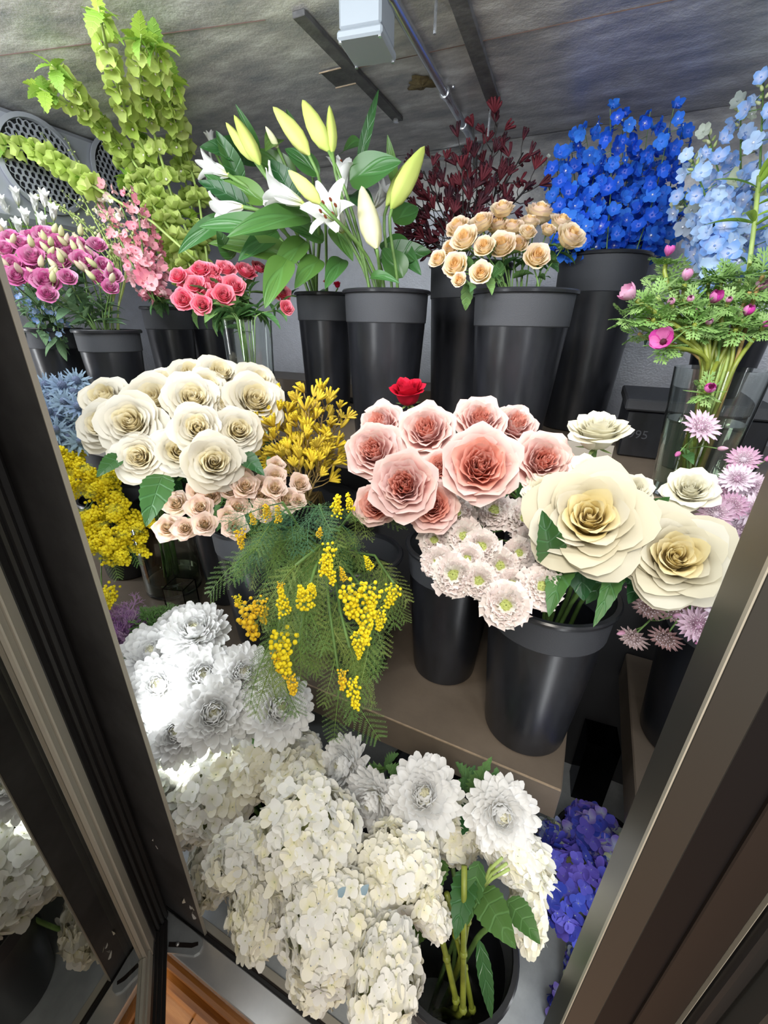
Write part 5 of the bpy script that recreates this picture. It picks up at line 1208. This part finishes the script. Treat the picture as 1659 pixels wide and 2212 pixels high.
# ------------------------------------------------------------------ kangaroo paws
def paw_mesh(mat, k):
    def make():
        rn = random.Random(k); q = MB()
        for i in range(6):
            a = -1.0+2.0*i/5; dx = math.sin(a)*rn.uniform(.5, 1); yo = rn.uniform(-.6, .6); l = rn.uniform(.75, 1.05); cu = rn.uniform(.1, .35)
            pts = [Vector((dx*l*f*.8+dx*cu*f*f*.3, (-.2*f*f+yo*f*.8), l*f*(1-.25*f*abs(dx)))) for f in (0, .3, .6, .85, 1)]
            q.tube(pts, [.05, .10, .115, .11, .09], mat, n=6)
            for j in range(3):
                th = j*2.1; e = pts[-1]+Vector((math.cos(th)*.09, math.sin(th)*.09, .07)); q.tube([pts[-1], e], [.07, .03], mat, n=4)
        return q.mesh('paw')
    return cached(('paw', mat, k), make)
def kpaw(label, bk, group, pts, mat, stem, n, size, spread):
    pts = [Vector(p) for p in pts]; path = stem_path(bk, pts[0], (pts[1]-pts[0]), n=4); full = path+pts[1:]
    t = thing('kangaroo_paw', label, 'flower', path[0], group); part('stem', MB().tube(full, [.0018]*len(full), stem, n=5), t)
    for i in range(n):
        f = .15+.85*(i+.5)/n; q, dr = along(pts, f); a = i*2.4+U(-.4, .4); o = dr.orthogonal().normalized(); o = math.cos(a)*o+math.sin(a)*dr.cross(o)
        e = q+(o*(1-.3*f)+dr*.9)*spread*U(.6, 1.1)
        part('branch', MB().tube([q, q.lerp(e, .5)+o*spread*.12, e], [.0013, .0011, .0011], stem, n=5), t)
        part('paw', paw_mesh(mat, random.randrange(5)), t, frame(e, (o*.7+dr).normalized(), U(0, 6), size*U(.8, 1.2)))
    return t
KD = [[(985, 560), (960, 470), (915, 370)], [(990, 560), (950, 480), (885, 430)], [(995, 560), (975, 450), (950, 360)], [(1000, 560), (1000, 440), (1000, 330)], [(1005, 560), (1030, 420), (1030, 310)], [(1010, 560), (1050, 400), (1075, 265)],
      [(1015, 560), (1070, 440), (1130, 330)], [(1010, 560), (1090, 460), (1145, 400)], [(980, 570), (940, 520), (890, 480)], [(1000, 560), (1010, 470), (1020, 400)], [(1000, 560), (1060, 460), (1080, 360)], [(985, 570), (950, 530), (905, 520)]]
labs = rows([(q[-1][0], q[-1][1]) for q in KD], 'dark burgundy kangaroo paw stem', 'by its tip', per=6)
for k, (q, lab) in enumerate(zip(KD, labs)):
    d = 1.06+(k % 3)*.03; kpaw(lab, 'kp', 'burgundy kangaroo paws', [P(x, y, d) for x, y in q], 'paw_dark', 'stem_dark', 13, .027, .036)
KY = [[(640, 1050), (610, 960), (580, 930)], [(650, 1050), (620, 940), (600, 900)], [(655, 1050), (640, 940), (630, 880)], [(660, 1050), (665, 930), (668, 870)], [(665, 1050), (690, 940), (700, 875)], [(670, 1050), (705, 960), (735, 905)],
      [(650, 1060), (620, 1000), (590, 975)], [(660, 1060), (660, 1000), (655, 940)], [(670, 1060), (695, 1010), (715, 970)], [(655, 1070), (640, 1020), (625, 990)], [(668, 1070), (685, 1030), (690, 1000)]]
labs = rows([(q[-1][0], q[-1][1]) for q in KY], 'yellow kangaroo paw stem', 'by its tip', per=6)
for k, (q, lab) in enumerate(zip(KY, labs)):
    d = .80+(k % 3)*.03+(1060-q[-1][1])*.0003; kpaw(lab, 'ykp', 'yellow kangaroo paws', [P(x, y, d) for x, y in q], 'paw_yellow', 'stem_tan', 13, .023, .030)

# ------------------------------------------------------------------ bells of Ireland
def bell_mesh(k):
    def make():
        rn = random.Random(k); ph = rn.uniform(0, 6)
        def fn(u, v):
            a = (u+1)*PI; r = .08+.60*math.sin(min(1, v)*PI/2)**1.7; z = .75*v
            r *= 1+.14*math.sin(4*a+ph)*v*v; z += .13*math.cos(4*a+ph*2)*v*v
            return (r*math.cos(a), r*math.sin(a)*.85, z)
        q = MB().grid(fn, 14, 6, 'bell', close=True); q.ball((0, 0, .2), .12, 'scab', 6, 4, sz=1.3)
        return q.mesh('bell')
    return cached(('bell', k), make)
LB = [cached(('bleaf', i), lambda: leaf_mb('leaf_lime', .045, .034, bend=U(.3, 1.0), serr=.16, nv=12, fold=.1).mesh('leaf')) for i in range(3)]
def bells(label, pts, d, n, r, s0=.0):
    pts = [P(x, y, d+k*0) for k, (x, y) in enumerate(pts)]
    path = stem_path('bell', pts[0], pts[1]-pts[0], n=3); full = path+pts[1:]
    sm = []
    for i in range(len(pts)-1): sm += [pts[i].lerp(pts[i+1], f) for f in (0, .33, .66)]
    sm.append(pts[-1]); t = thing('bells_of_ireland', label, 'flower', path[0], 'bells of Ireland'); 
    part('stem', MB().tube(path[:-1]+sm, [.0034]*(len(path)+len(sm)-3)+[.002, .0014], 'stem_lime', n=6), t)
    for i in range(n):
        f = s0+(1-s0)*(i+.5)/n; q, dr = along(pts, f*.97); s = r*(1.1-.5*f)
        x = dr.orthogonal().normalized(); y = dr.cross(x); ph = U(0, 6)
        for k in range(5 if f < .85 else 4):
            a = ph+k*2*PI/5; o = (math.cos(a)*x+math.sin(a)*y); part('bell', bell_mesh(random.randrange(5)), t, frame(q+o*.005, (o+dr*U(.25, .7)+Vector((0, 0, .1))).normalized(), U(0, 6), s*U(.85, 1.1)))
        if i % 4 == 1 and f > .3:
            o = (math.cos(ph)*x+math.sin(ph)*y); put_leaf(t, random.choice(LB), q, o+dr*.4, U(-.4, .4), U(.6, .9))
    for k in range(7):
        q, dr = along(pts, .94+.01*(k % 6)); a = k*2.4; x = dr.orthogonal().normalized(); o = math.cos(a)*x+math.sin(a)*dr.cross(x); put_leaf(t, random.choice(LB), q, o+dr*.5+Vector((0, 0, -.1)), U(-.5, .5), U(.65, 1.0))
for lab, pts, d, n in [('bells of Ireland stem with its leafy tip furthest left of the upright ones', [(425, 600), (350, 440), (275, 330), (180, 240), (85, 190)], 1.16, 15),
    ('bells of Ireland stem second from the left, bending up left', [(420, 600), (310, 410), (245, 310), (175, 215), (112, 140)], 1.22, 14),
    ('tallest bells of Ireland stem, its tip at the top edge', [(430, 600), (350, 400), (275, 250), (235, 130), (213, 15)], 1.20, 15), ('bells of Ireland stem just right of the tallest one', [(445, 600), (370, 420), (325, 260), (300, 150), (305, 75)], 1.18, 14),
    ('bells of Ireland stem at right with a leafy serrated top', [(450, 590), (400, 390), (370, 260), (345, 170), (335, 95)], 1.24, 13), ('rightmost bells of Ireland stem, next to the lilies', [(450, 580), (430, 430), (400, 320), (375, 230), (372, 170)], 1.2, 11),
    ('bells of Ireland stem bending flat to left over the fan', [(420, 560), (330, 480), (230, 420), (150, 370), (80, 325), (-15, 312)], 1.08, 12), ('short bells of Ireland stem in front of the other ones', [(430, 610), (370, 500), (320, 430), (270, 380)], 1.14, 9),
    ('short bells of Ireland stem low, above the hot pink roses', [(440, 620), (430, 540), (415, 470)], 1.22, 8), ('bells of Ireland stem low behind the snapdragons', [(410, 620), (370, 560), (330, 500)], 1.26, 8), ('bells of Ireland stem in the middle of the clump', [(430, 620), (370, 470), (330, 360), (290, 270)], 1.28, 12)]:
    bells(lab, pts, d, round(n*.66), .031 if 'flat' not in lab else .036, .45 if 'flat' in lab else .05)

# ------------------------------------------------------------------ snapdragons and green spikes
def snapf(mat, k):
    def make():
        rn = random.Random(k); q = MB()
        for i, (a, s, tl) in enumerate([(.5, .9, .9), (-.5, .9, .9), (2.4, .8, .2), (-2.4, .8, .2), (PI, .85, .1)]):
            ph = rn.uniform(0, 6)
            def fn(u, v):
                x = s*(.08+.9*v); w = s*.52*math.sin(PI*min(1, .15+v*.72)); y = u*w; z = tl*v*v*.8+.12*math.sin(5*u+ph)*v
                return (x*math.cos(a)-y*math.sin(a), x*math.sin(a)+y*math.cos(a), z)
            q.grid(fn, 3, 3, mat)
        q.lathe([(.03, -.6), (.2, -.4), (.22, 0), (.14, .2)], mat, n=8); return q.mesh('floret')
    return cached(('snap', mat, k), make)
def budball(mat, k): return cached(('bb', mat), lambda: MB().ball((0, 0, .3), .42, mat, 7, 5, sz=1.3).mesh('bud'))
SNP = [([(330, 640), (310, 560), (300, 470), (275, 410)], ['snap']), ([(335, 640), (330, 570), (320, 500), (300, 450)], ['snap']), ([(320, 640), (280, 560), (240, 480), (190, 405)], ['snap', 'snap_pale']), ([(325, 640), (290, 580), (260, 520), (225, 460)], ['snap', 'snap']),
       ([(340, 640), (300, 540), (260, 440), (205, 390)], ['snap_pale', 'snap']), ([(345, 640), (345, 590), (335, 540), (320, 480)], ['snap']), ([(340, 640), (320, 600), (305, 560), (280, 500)], ['snap'])]
labs = rows([(q[-1][0], q[-1][1]) for q, m in SNP], 'pink snapdragon spike', 'above the magenta blooms', per=9)
for k, ((q, ms), lab) in enumerate(zip(SNP, labs)):
    d = 1.06+(k % 3)*.03; spike('snapdragon', lab, 'flower', 'snap', 'pink snapdragons', [P(x, y, d) for x, y in q], .020, 22, ms, spread=.020, bud_mat='stock', nb=8, mk=snapf, srad=.002, taper=.4, lv=LM, nl=5)
GS = [[(250, 560), (180, 430), (90, 285)], [(255, 560), (200, 420), (140, 295)], [(240, 570), (140, 450), (40, 405)], [(245, 560), (170, 470), (75, 420)], [(260, 560), (230, 450), (175, 350)], [(255, 570), (215, 480), (130, 410)], [(270, 560), (250, 470), (215, 400)], [(265, 570), (225, 520), (150, 460)]]
labs = rows([(q[-1][0], q[-1][1]) for q in GS], 'slender green budded spike', 'before the fans', per=9)
for k, (q, lab) in enumerate(zip(GS, labs)):
    d = 1.12+(k % 3)*.03; spike('budded_spike', lab, 'flower', 'liz', 'green budded spikes', [P(x, y, d) for x, y in q], .0105, 34, ['stock'], spread=.010, mk=budball, srad=.0016, taper=.65, stem='stem_lime')
# white alstroemeria-like trumpets and leaves at the far left
AL = [(35, 425), (75, 440), (15, 460), (55, 470), (95, 430), (115, 460), (5, 440), (40, 490), (90, 480), (10, 495)]
labs = rows(AL, 'small white trumpet flower', 'at the far left', per=5); ctr = P(50, 500, 1.25)
for (px, py), lab in zip(AL, labs):
    p = P(px, py, 1.10+U(-.03, .05)); f = facing(p, ctr, .3, 1.0, .8); path = stem_path('left1', p-Vector(f)*.02, f)
    t = thing('alstroemeria', lab, 'flower', path[0], 'white trumpet flowers'); head = part('flower_head', cached('lilyb', None), t, frame(p-Vector(f)*.02, f, U(0, 6), .032))
    for i in range(6): sub('tepal', tepal_mesh(i, 1.35, .50, .3), head, rz(i*PI/3))
    part('stem', MB().tube(path, .0016, 'stem', n=5), t); add_leaves(t, path, LLg, 4, .6, .98, .9)
# pale blue fine flowers in the leftmost bucket
FB = [(60, 615), (95, 640), (70, 660), (110, 615), (125, 660), (45, 640), (85, 690), (120, 690)]
labs = rows(FB, 'pale blue veronica sprig', 'under the lisianthus', per=4)
for (px, py), lab in zip(FB, labs):
    p = P(px, py, 1.08); spike('veronica', lab, 'flower', 'left1', 'pale blue sprigs', [p+Vector((0, 0, -.05)), p, p+Vector((-.01, -.02, .05))], .0085, 16, ['delph_light', 'leaf_grey'], spread=.010, srad=.0012, lv=LG, nl=3)

# ------------------------------------------------------------------ acacia foliage and mimosa
def frond_mesh(mat, k):
    def make():
        rn = random.Random(k); q = MB(); kk = q.mi(mat); bend = rn.uniform(.4, 1.0); np_ = 10
        def rach(f): a = bend*f; return Vector((0, math.sin(a)/bend, -(1-math.cos(a))/bend)), Vector((0, math.cos(a), -math.sin(a)))
        q.tube([rach(f)[0] for f in (0, .25, .5, .75, 1)], [.010, .009, .007, .005, .003], mat, n=4)
        for i in range(np_):
            f = .10+.88*i/np_; c, tg = rach(f); L_ = .27*math.sin(PI*(.18+.75*f))**.8
            for sd in (-1, 1):
                dr = (Vector((sd*.85, 0, 0))+tg*(.55+.5*f)).normalized(); dn = Vector((0, 0, -.25))
                b = len(q.v); m = 12
                nrm = dr.cross(tg).normalized()*sd
                for j in range(m):
                    g = (j+.5)/m; e = c+dr*L_*g+dn*L_*g*g*.5; ll = .023*(1-.5*g); sidev = nrm.cross(dr).normalized()
                    for s2 in (-1, 1):
                        tip = e+sidev*s2*ll+dr*.016+Vector((0, 0, rn.uniform(-.014, .014))); wv = dr*.0052
                        k0 = len(q.v)
                        for pnt in (e-wv*.6, e+wv, tip+wv*.3, tip-wv*.7): q.v.append(tuple(pnt)); q.uv.append((0, g))
                        q.f.append((k0, k0+1, k0+2, k0+3)); q.m.append(kk)
        return q.mesh('frond', False)
    return cached(('frond', mat, k), make)
def ball_cluster(mat, k, n=60, long=1.0):
    def make():
        rn = random.Random(k); q = MB()
        for i in range(n):
            f = i/n; a = i*2.4; r = .32*(1-.65*f)*rn.uniform(.3, 1.1); c = Vector((r*math.cos(a), r*math.sin(a)*.8, f*long+rn.uniform(-.06, .06)))
            q.ball(c, rn.uniform(.045, .062), mat, 6, 4)
            if i % 2 == 0: q.tube([(0, 0, max(0, c.z-.12)), c], .006, 'stem_lime', n=3, cap=False)
        return q.mesh('blossom_cluster')
    return cached(('bc', mat, k, n, long), make)
def acacia(label, bk, pts, fr, clusters, group, mat='fern', fsz=.10, nf=7, ball='mimosa'):
    pts = [Vector(p) for p in pts]; path = stem_path(bk, pts[0], pts[1]-pts[0], n=3); full = path+pts[1:]
    t = thing('acacia_branch', label, 'greenery', path[0], group); part('stem', MB().tube(full, [.0022]*len(full), 'stem', n=5), t)
    for i in range(nf):
        q, dr = along(pts, U(.0, 1.0) if i else .99); o = Vector((U(-1, 1), U(-.8, .2), U(-1.0, .3))); o = (o.normalized()*.75+dr*1.2+Vector((0, 0, -.35)))
        put_leaf(t, frond_mesh(random.choice(fr), random.randrange(4)), q, o, U(-.6, .6), fsz*U(.75, 1.25), name='frond')
    for (px, py, d, s, m, down_) in clusters:
        p = P(px, py, d); ax = Vector((U(-.3, .3), U(-.3, .1), -1 if down_ else .6))
        part('blossom_cluster', ball_cluster(m, random.randrange(3), 60), t, frame(p-ax.normalized()*s*.5, ax, U(0, 6), s), kind='stuff')
    return t
GA = 'green acacia branches'
AC = [('acacia branch spreading left with long feathery tips', [(700, 1180), (630, 1165), (560, 1180)], .62), ('acacia branch at upper right, under the pink roses', [(720, 1200), (735, 1140), (765, 1100)], .67), ('acacia branch rising toward the small peach roses', [(690, 1200), (640, 1130), (610, 1085)], .64),
      ('acacia branch hanging at the left front with golden balls', [(680, 1200), (620, 1270), (600, 1370)], .60), ('acacia branch hanging lowest, tips over the shelf edge', [(700, 1200), (712, 1320), (735, 1480)], .57), ('acacia branch drooping right with a long yellow spray', [(730, 1200), (790, 1280), (800, 1380)], .58),
      ('acacia branch in the middle pointing to the camera', [(700, 1180), (680, 1230), (660, 1300)], .54), ('acacia branch at the right, dark, before the bucket', [(740, 1190), (810, 1200), (850, 1260)], .64), ('acacia branch hanging centre left, ending above chrysanthemums', [(690, 1200), (660, 1300), (645, 1390)], .59),
      ('acacia branch at the top centre, bluish leaves', [(710, 1190), (700, 1120), (690, 1090)], .64), ('acacia branch lower left, tips by the chrysanthemums', [(680, 1220), (620, 1310), (605, 1400)], .62), ('acacia branch lower right of the hanging ones', [(720, 1220), (735, 1320), (755, 1400)], .58), ('acacia branch upper left over dark bucket', [(690, 1180), (620, 1140), (580, 1130)], .64), ('acacia branch filling the centre, mid green', [(710, 1170), (690, 1180), (640, 1220)], .58)]
CLU = {0: [(520, 1165, .58, .028, 'mimosa_gold', 1)], 1: [(728, 1090, .60, .036, 'mimosa', 0), (755, 1085, .61, .026, 'mimosa', 0)], 2: [(575, 1105, .62, .03, 'mimosa_gold', 0), (600, 1110, .62, .026, 'mimosa_gold', 0)], 3: [(540, 1345, .54, .055, 'mimosa_gold', 1), (565, 1320, .54, .035, 'mimosa_gold', 1)],
       4: [(612, 1410, .54, .06, 'mimosa', 1), (630, 1480, .55, .035, 'mimosa_gold', 1), (765, 1500, .54, .04, 'mimosa', 1)], 5: [(760, 1300, .54, .055, 'mimosa', 1), (790, 1350, .54, .05, 'mimosa', 1), (800, 1300, .54, .05, 'mimosa', 1), (775, 1395, .54, .04, 'mimosa', 1), (820, 1340, .56, .035, 'mimosa', 1)],
       6: [(655, 1290, .50, .042, 'mimosa', 0), (610, 1300, .51, .034, 'mimosa', 0), (672, 1275, .51, .03, 'mimosa', 0)], 7: [(845, 1290, .60, .04, 'mimosa', 1), (795, 1215, .61, .026, 'mimosa', 0)], 8: [(600, 1430, .55, .03, 'mimosa_gold', 1)], 9: [(690, 1150, .58, .018, 'mimosa_gold', 0), (545, 1120, .6, .02, 'mimosa_gold', 0)], 13: [(705, 1210, .52, .04, 'mimosa', 1), (712, 1235, .52, .034, 'mimosa', 1)],
       10: [(515, 1300, .57, .02, 'mimosa', 1)], 11: [(740, 1470, .54, .028, 'mimosa_gold', 1)], 12: [(605, 1272, .54, .018, 'mimosa_gold', 1), (740, 1240, .58, .022, 'mimosa_gold', 0)]}
for i, (lab, pts, d) in enumerate(AC):
    acacia(lab, 'behm', [P(x, y, d+.14*(1-j/2)) for j, (x, y) in enumerate(pts)], ['fern', 'fern_blue'] if i in (1, 2, 9, 12) else ['fern'], CLU.get(i, []), GA, fsz=.092, nf=12)
# all yellow mimosa by the left post
MY = [(150, 985), (180, 1000), (215, 1010), (245, 1040), (160, 1040), (200, 1060), (235, 1090), (265, 1080), (280, 1110), (180, 1100), (215, 1130), (250, 1150), (290, 1140), (205, 1170), (240, 1195), (275, 1180), (220, 1275), (130, 1000), (190, 1030), (170, 1130)]
labs = rows(MY, 'yellow mimosa spray', 'beside the left post', per=5); ctr = P(200, 1120, 1.2)
for (px, py), lab in zip(MY, labs):
    d = .95+(1100-py)*.0004+U(-.02, .02); p = P(px, py, d); f = facing(p, ctr, .8, .0, 1.0)
    path = stem_path('mimy', p-Vector(f)*.03, f); t = thing('mimosa_spray', lab, 'flower', path[0], 'yellow mimosa'); part('stem', MB().tube(path, .0016, 'stem', n=5), t)
    for k in range(3): part('blossom_cluster', ball_cluster('mimosa', random.randrange(3), 90, .8), t, frame(p-Vector(f)*.035+Vector((U(-.02, .02), U(-.02, .02), U(-.02, .02))), Vector(f)+Vector((U(-.5, .5), U(-.5, .5), U(-.6, .2))), U(0, 6), .070), kind='stuff')
    put_leaf(t, frond_mesh('fern', random.randrange(4)), p-Vector(f)*.03, Vector(f)+Vector((U(-.5, .5), 0, U(-.5, .5))), 0, .08, name='frond')

# ------------------------------------------------------------------ blue thistles
def thistle_mesh():
    q = MB()
    for rg, (n, l, tl) in enumerate(((11, 1.0, .15), (9, .8, .6))):
        for i in range(n):
            a = 2*PI*(i+.5*rg)/n
            def fn(u, v):
                x = .1+l*v; w = .10*(1-v)**.7*(1+.8*(int(v*6+.5) % 2)); y = u*w; z = tl*v*.8
                return (x*math.cos(a)-y*math.sin(a), x*math.sin(a)+y*math.cos(a), z)
            q.grid(fn, 2, 6, 'thistle')
    c = MB(); c.ball((0, 0, .28), .28, 'thistle_head', 12, 8, sz=1.25)
    for i in range(60):
        z = 1-1.6*(i+.5)/60; ph = i*2.39996; k = math.sqrt(max(0, 1-z*z)); d = Vector((k*math.cos(ph), k*math.sin(ph), z*1.25)); c.tube([Vector((0, 0, .28))+d*.26, Vector((0, 0, .28))+d*.34], [.022, .004], 'thistle', n=3, cap=False)
    return q.mesh('bracts'), c.mesh('cone')
tb, tc_ = thistle_mesh()
TH = [(140, 870), (170, 880), (125, 900), (155, 915), (180, 905), (120, 930), (150, 945), (185, 935), (110, 860), (160, 850), (200, 845), (230, 835), (255, 830), (135, 835), (105, 890), (175, 955), (200, 870), (130, 960), (165, 825), (100, 835)]
labs = rows(TH, 'blue thistle', 'behind left post', per=5); ctr = P(150, 900, 1.25)
for (px, py), lab in zip(TH, labs):
    d = 1.02+U(-.03, .05)+(.12 if px > 190 else 0); p = P(px, py, d); f = facing(p, ctr, .8, .5, .7)
    path = stem_path('thist', p-Vector(f)*.004, f); t = thing('blue_thistle', lab, 'flower', path[0], 'blue thistles'); part('stem', MB().tube(path, .0013, 'stem', n=5), t)
    Wm = frame(p, f, U(0, 6), .034); part('bracts', tb, t, Wm); part('cone', tc_, t, Wm)
    for k in range(2):
        q, dr = along(path, U(.8, .95)); part('bracts', tb, t, frame(q+Vector((U(-.03, .03), U(-.03, .0), U(-.01, .03))), Vector((U(-1, 1), U(-1, .3), U(.2, 1))), U(0, 6), .028))

# ------------------------------------------------------------------ ornamental kale
def kale_leaf(mat, k):
    def make():
        rn = random.Random(k); q = MB()
        def tw(a, s, p0, lv):
            n = 5; e = p0+Vector((math.sin(a), math.cos(a), rn.uniform(.0, .5))).normalized()*s
            q.tube([p0, e], [s*.09, s*.05], mat, n=4, cap=False)
            if lv:
                for j in (-.8, -.25, .3, .85): tw(a+j+rn.uniform(-.15, .15), s*.55, p0.lerp(e, .55+.4*rn.random()), lv-1)
        tw(0, .6, Vector((0, 0, 0)), 3); return q.mesh('leaf')
    return cached(('kale', mat, k), make)
for px, py, m, lab, r, n in [(275, 1355, 'kale', 'feathery purple kale head beside the left post', .085, 34), (300, 1400, 'kale_green', 'green frilly kale leaves below purple kale', .06, 20), (335, 1330, 'kale_green', 'green feathery foliage right of the purple kale', .06, 18)]:
    p = P(px, py, .95); t = thing('ornamental_kale', lab, 'plant', (p.x, p.y, p.z-.12))
    part('stem', MB().tube([p-Vector((0, 0, .12)), p-Vector((0, 0, .02))], .006, 'stem', n=6), t)
    for i in range(n):
        z = 1-1.1*(i+.5)/n; ph = i*2.4; k = math.sqrt(max(0, 1-z*z)); dr = Vector((k*math.cos(ph), k*math.sin(ph)-.3, z*.9)); put_leaf(t, kale_leaf(m if i < n*.8 else 'kale_green', i % 4), p-Vector((0, 0, .03)), dr, U(-1, 1), r*U(.8, 1.2))

# ------------------------------------------------------------------ anemones
def cutleaf(k):
    def make():
        rn = random.Random(k); q = MB()
        def lobe(a, l, w, ox, oy, z0=0):
            ca, sa = math.cos(a), math.sin(a)
            def fn(u, v):
                y = l*v; x = u*w*math.sin(PI*min(1, .12+v*.85)); z = z0+.25*l*v*(1-v)-abs(u)*w*.3
                return (ox+x*ca+y*sa, oy-x*sa+y*ca, z)
            q.grid(fn, 2, 3, 'anem_leaf')
        lobe(0, .9, .060, 0, 0)
        for i, f in enumerate((.12, .28, .45, .62)):
            for sd in (-1, 1):
                l = .48*(1-.5*f)*rn.uniform(.8, 1.2); a = sd*(1.05-.5*f); lobe(a, l, .045, 0, f); x = math.sin(a)*l*.45; y = f+math.cos(a)*l*.45
                lobe(a+sd*.6, l*.5, .034, x, y); lobe(a-sd*.6, l*.5, .034, x, y); lobe(a+sd*.2, l*.62, .034, x, y)
        return q.mesh('leaf')
    return cached(('cut', k), make)
def apetal(mat, k, cl):
    def fn(u, v):
        w = .85*math.sin(PI*min(1, .15+v*.74)); r = .10+.42*math.sin(min(1, v)*PI*(.5+.4*cl))+(.35*(1-cl))*v*v; z = 1.15*v*(.75+.25*cl)
        a = u*w; return (r*math.cos(a), r*math.sin(a), z+.04*math.sin(5*u+k))
    return cached(('ap', mat, k, cl), lambda: MB().grid(fn, 5, 5, mat).mesh('petal'))
AN = [(1357, 632, 26, 'anem_pale', .55, (-.7, -.4, .5)), (1485, 592, 18, 'anem_pale', .9, (0, -.2, 1)), (1547, 641, 21, 'anem', .8, (.2, -.6, .8)), (1430, 733, 30, 'anem', .35, (-.3, -.8, .3)), (1450, 651, 13, 'anem_pale', 1, None), (1492, 645, 12, 'anem_pale', 1, None),
      (1618, 670, 18, 'anem', .9, (.1, -.5, .8)), (1646, 615, 20, 'anem_pale', .8, None), (1534, 838, 18, 'anem', .9, (0, -.9, .5)), (1446, 540, 16, 'anem', .7, (.1, -.1, 1)), (1532, 694, 13, 'anem_pale', 1, None), (1655, 700, 12, 'anem', 1, None), (1575, 647, 11, 'anem_pale', 1, None), (1503, 668, 10, 'anem', 1, None)]
labs = rows(AN, 'magenta anemone', 'of the glass vase bunch', per=5); ctr = P(1530, 760, .85)
av, arb, art, ah = B['av']
for (px, py, r, m, cl, f), lab in zip(AN, labs):
    d = .665+(700-py)*.0005+U(-.015, .015)
    if py == 838: d = .60
    p = P(px, py, d); f = Vector(f).normalized() if f else facing(p, ctr, .7, .6, .8); rr = r*d/F_PX*1.15
    if m == 'anem_pale': lab = lab.replace('magenta', 'mauve')
    path = stem_path('av', p-f*rr*.9, f, n=8); t = thing('anemone', lab, 'flower', path[0], 'anemones')
    head = part('flower_head', cached('anc', lambda: MB().ball((0, 0, .18), .2, 'paw_dark', 8, 6).mesh('flower_head')), t, frame(p-f*rr*.6, f, U(0, 6), rr))
    for i in range(8): sub('petal', apetal(m, i % 3, cl), head, rz(i*PI/4+U(-.1, .1)) @ sc(1 if i % 2 else .9))
    part('stem', MB().tube(path, .0036, 'stem_olive', n=7), t)
    for i in range(8):
        a = i*PI/4; o = f.orthogonal().normalized(); o = math.cos(a)*o+math.sin(a)*f.cross(o); put_leaf(t, cutleaf(i % 4), p-f*rr*1.5, o+f*.35, U(-.3, .3), U(.026, .036))
AF = [(1360, 690), (1400, 660), (1420, 640), (1460, 620), (1500, 640), (1530, 610), (1480, 680), (1440, 700), (1500, 700), (1560, 690), (1590, 650), (1620, 630), (1560, 600), (1600, 600), (1640, 650), (1470, 730), (1520, 720), (1590, 710), (1640, 700), (1380, 720), (1410, 690), (1440, 600), (1650, 590), (1540, 660), (1610, 680)]
labs = rows(AF, 'feathery anemone leaf stem', 'of the vase bunch', per=5)
for (px, py), lab in zip(AF, labs):
    d = .73+U(-.04, .05); p = P(px, py, d); f = facing(p, ctr, .5, .7, .9); path = stem_path('av', p, f, n=8)
    t = thing('anemone_foliage', lab, 'greenery', path[0], 'anemone leaves'); part('stem', MB().tube(path, .0032, random.choice(['stem_olive', 'stem_lime', 'stem_tan', 'stem']), n=6), t)
    for i in range(8):
        a = i*PI/4+U(-.2, .2); o = f.orthogonal().normalized(); o = math.cos(a)*o+math.sin(a)*f.cross(o); put_leaf(t, cutleaf(i % 4), p+o*.004, o+f*U(0, .9), U(-.5, .5), U(.028, .044))
# red roses at the very back
for px, py, d, lab in [(706, 607, 1.6, 'small red rose glimpsed at the back between lily stems'), (1400, 692, 1.25, 'red rose glimpsed behind the anemones'), (728, 612, 1.62, 'red rose bud at the back, right of the other one')]:
    p = P(px, py, d); rose('red', lab, p, .018, (0, -.3, 1), 'back1' if px > 900 else 'bell', None, lv=LD, nl=4, s0=.6, s1=.95)
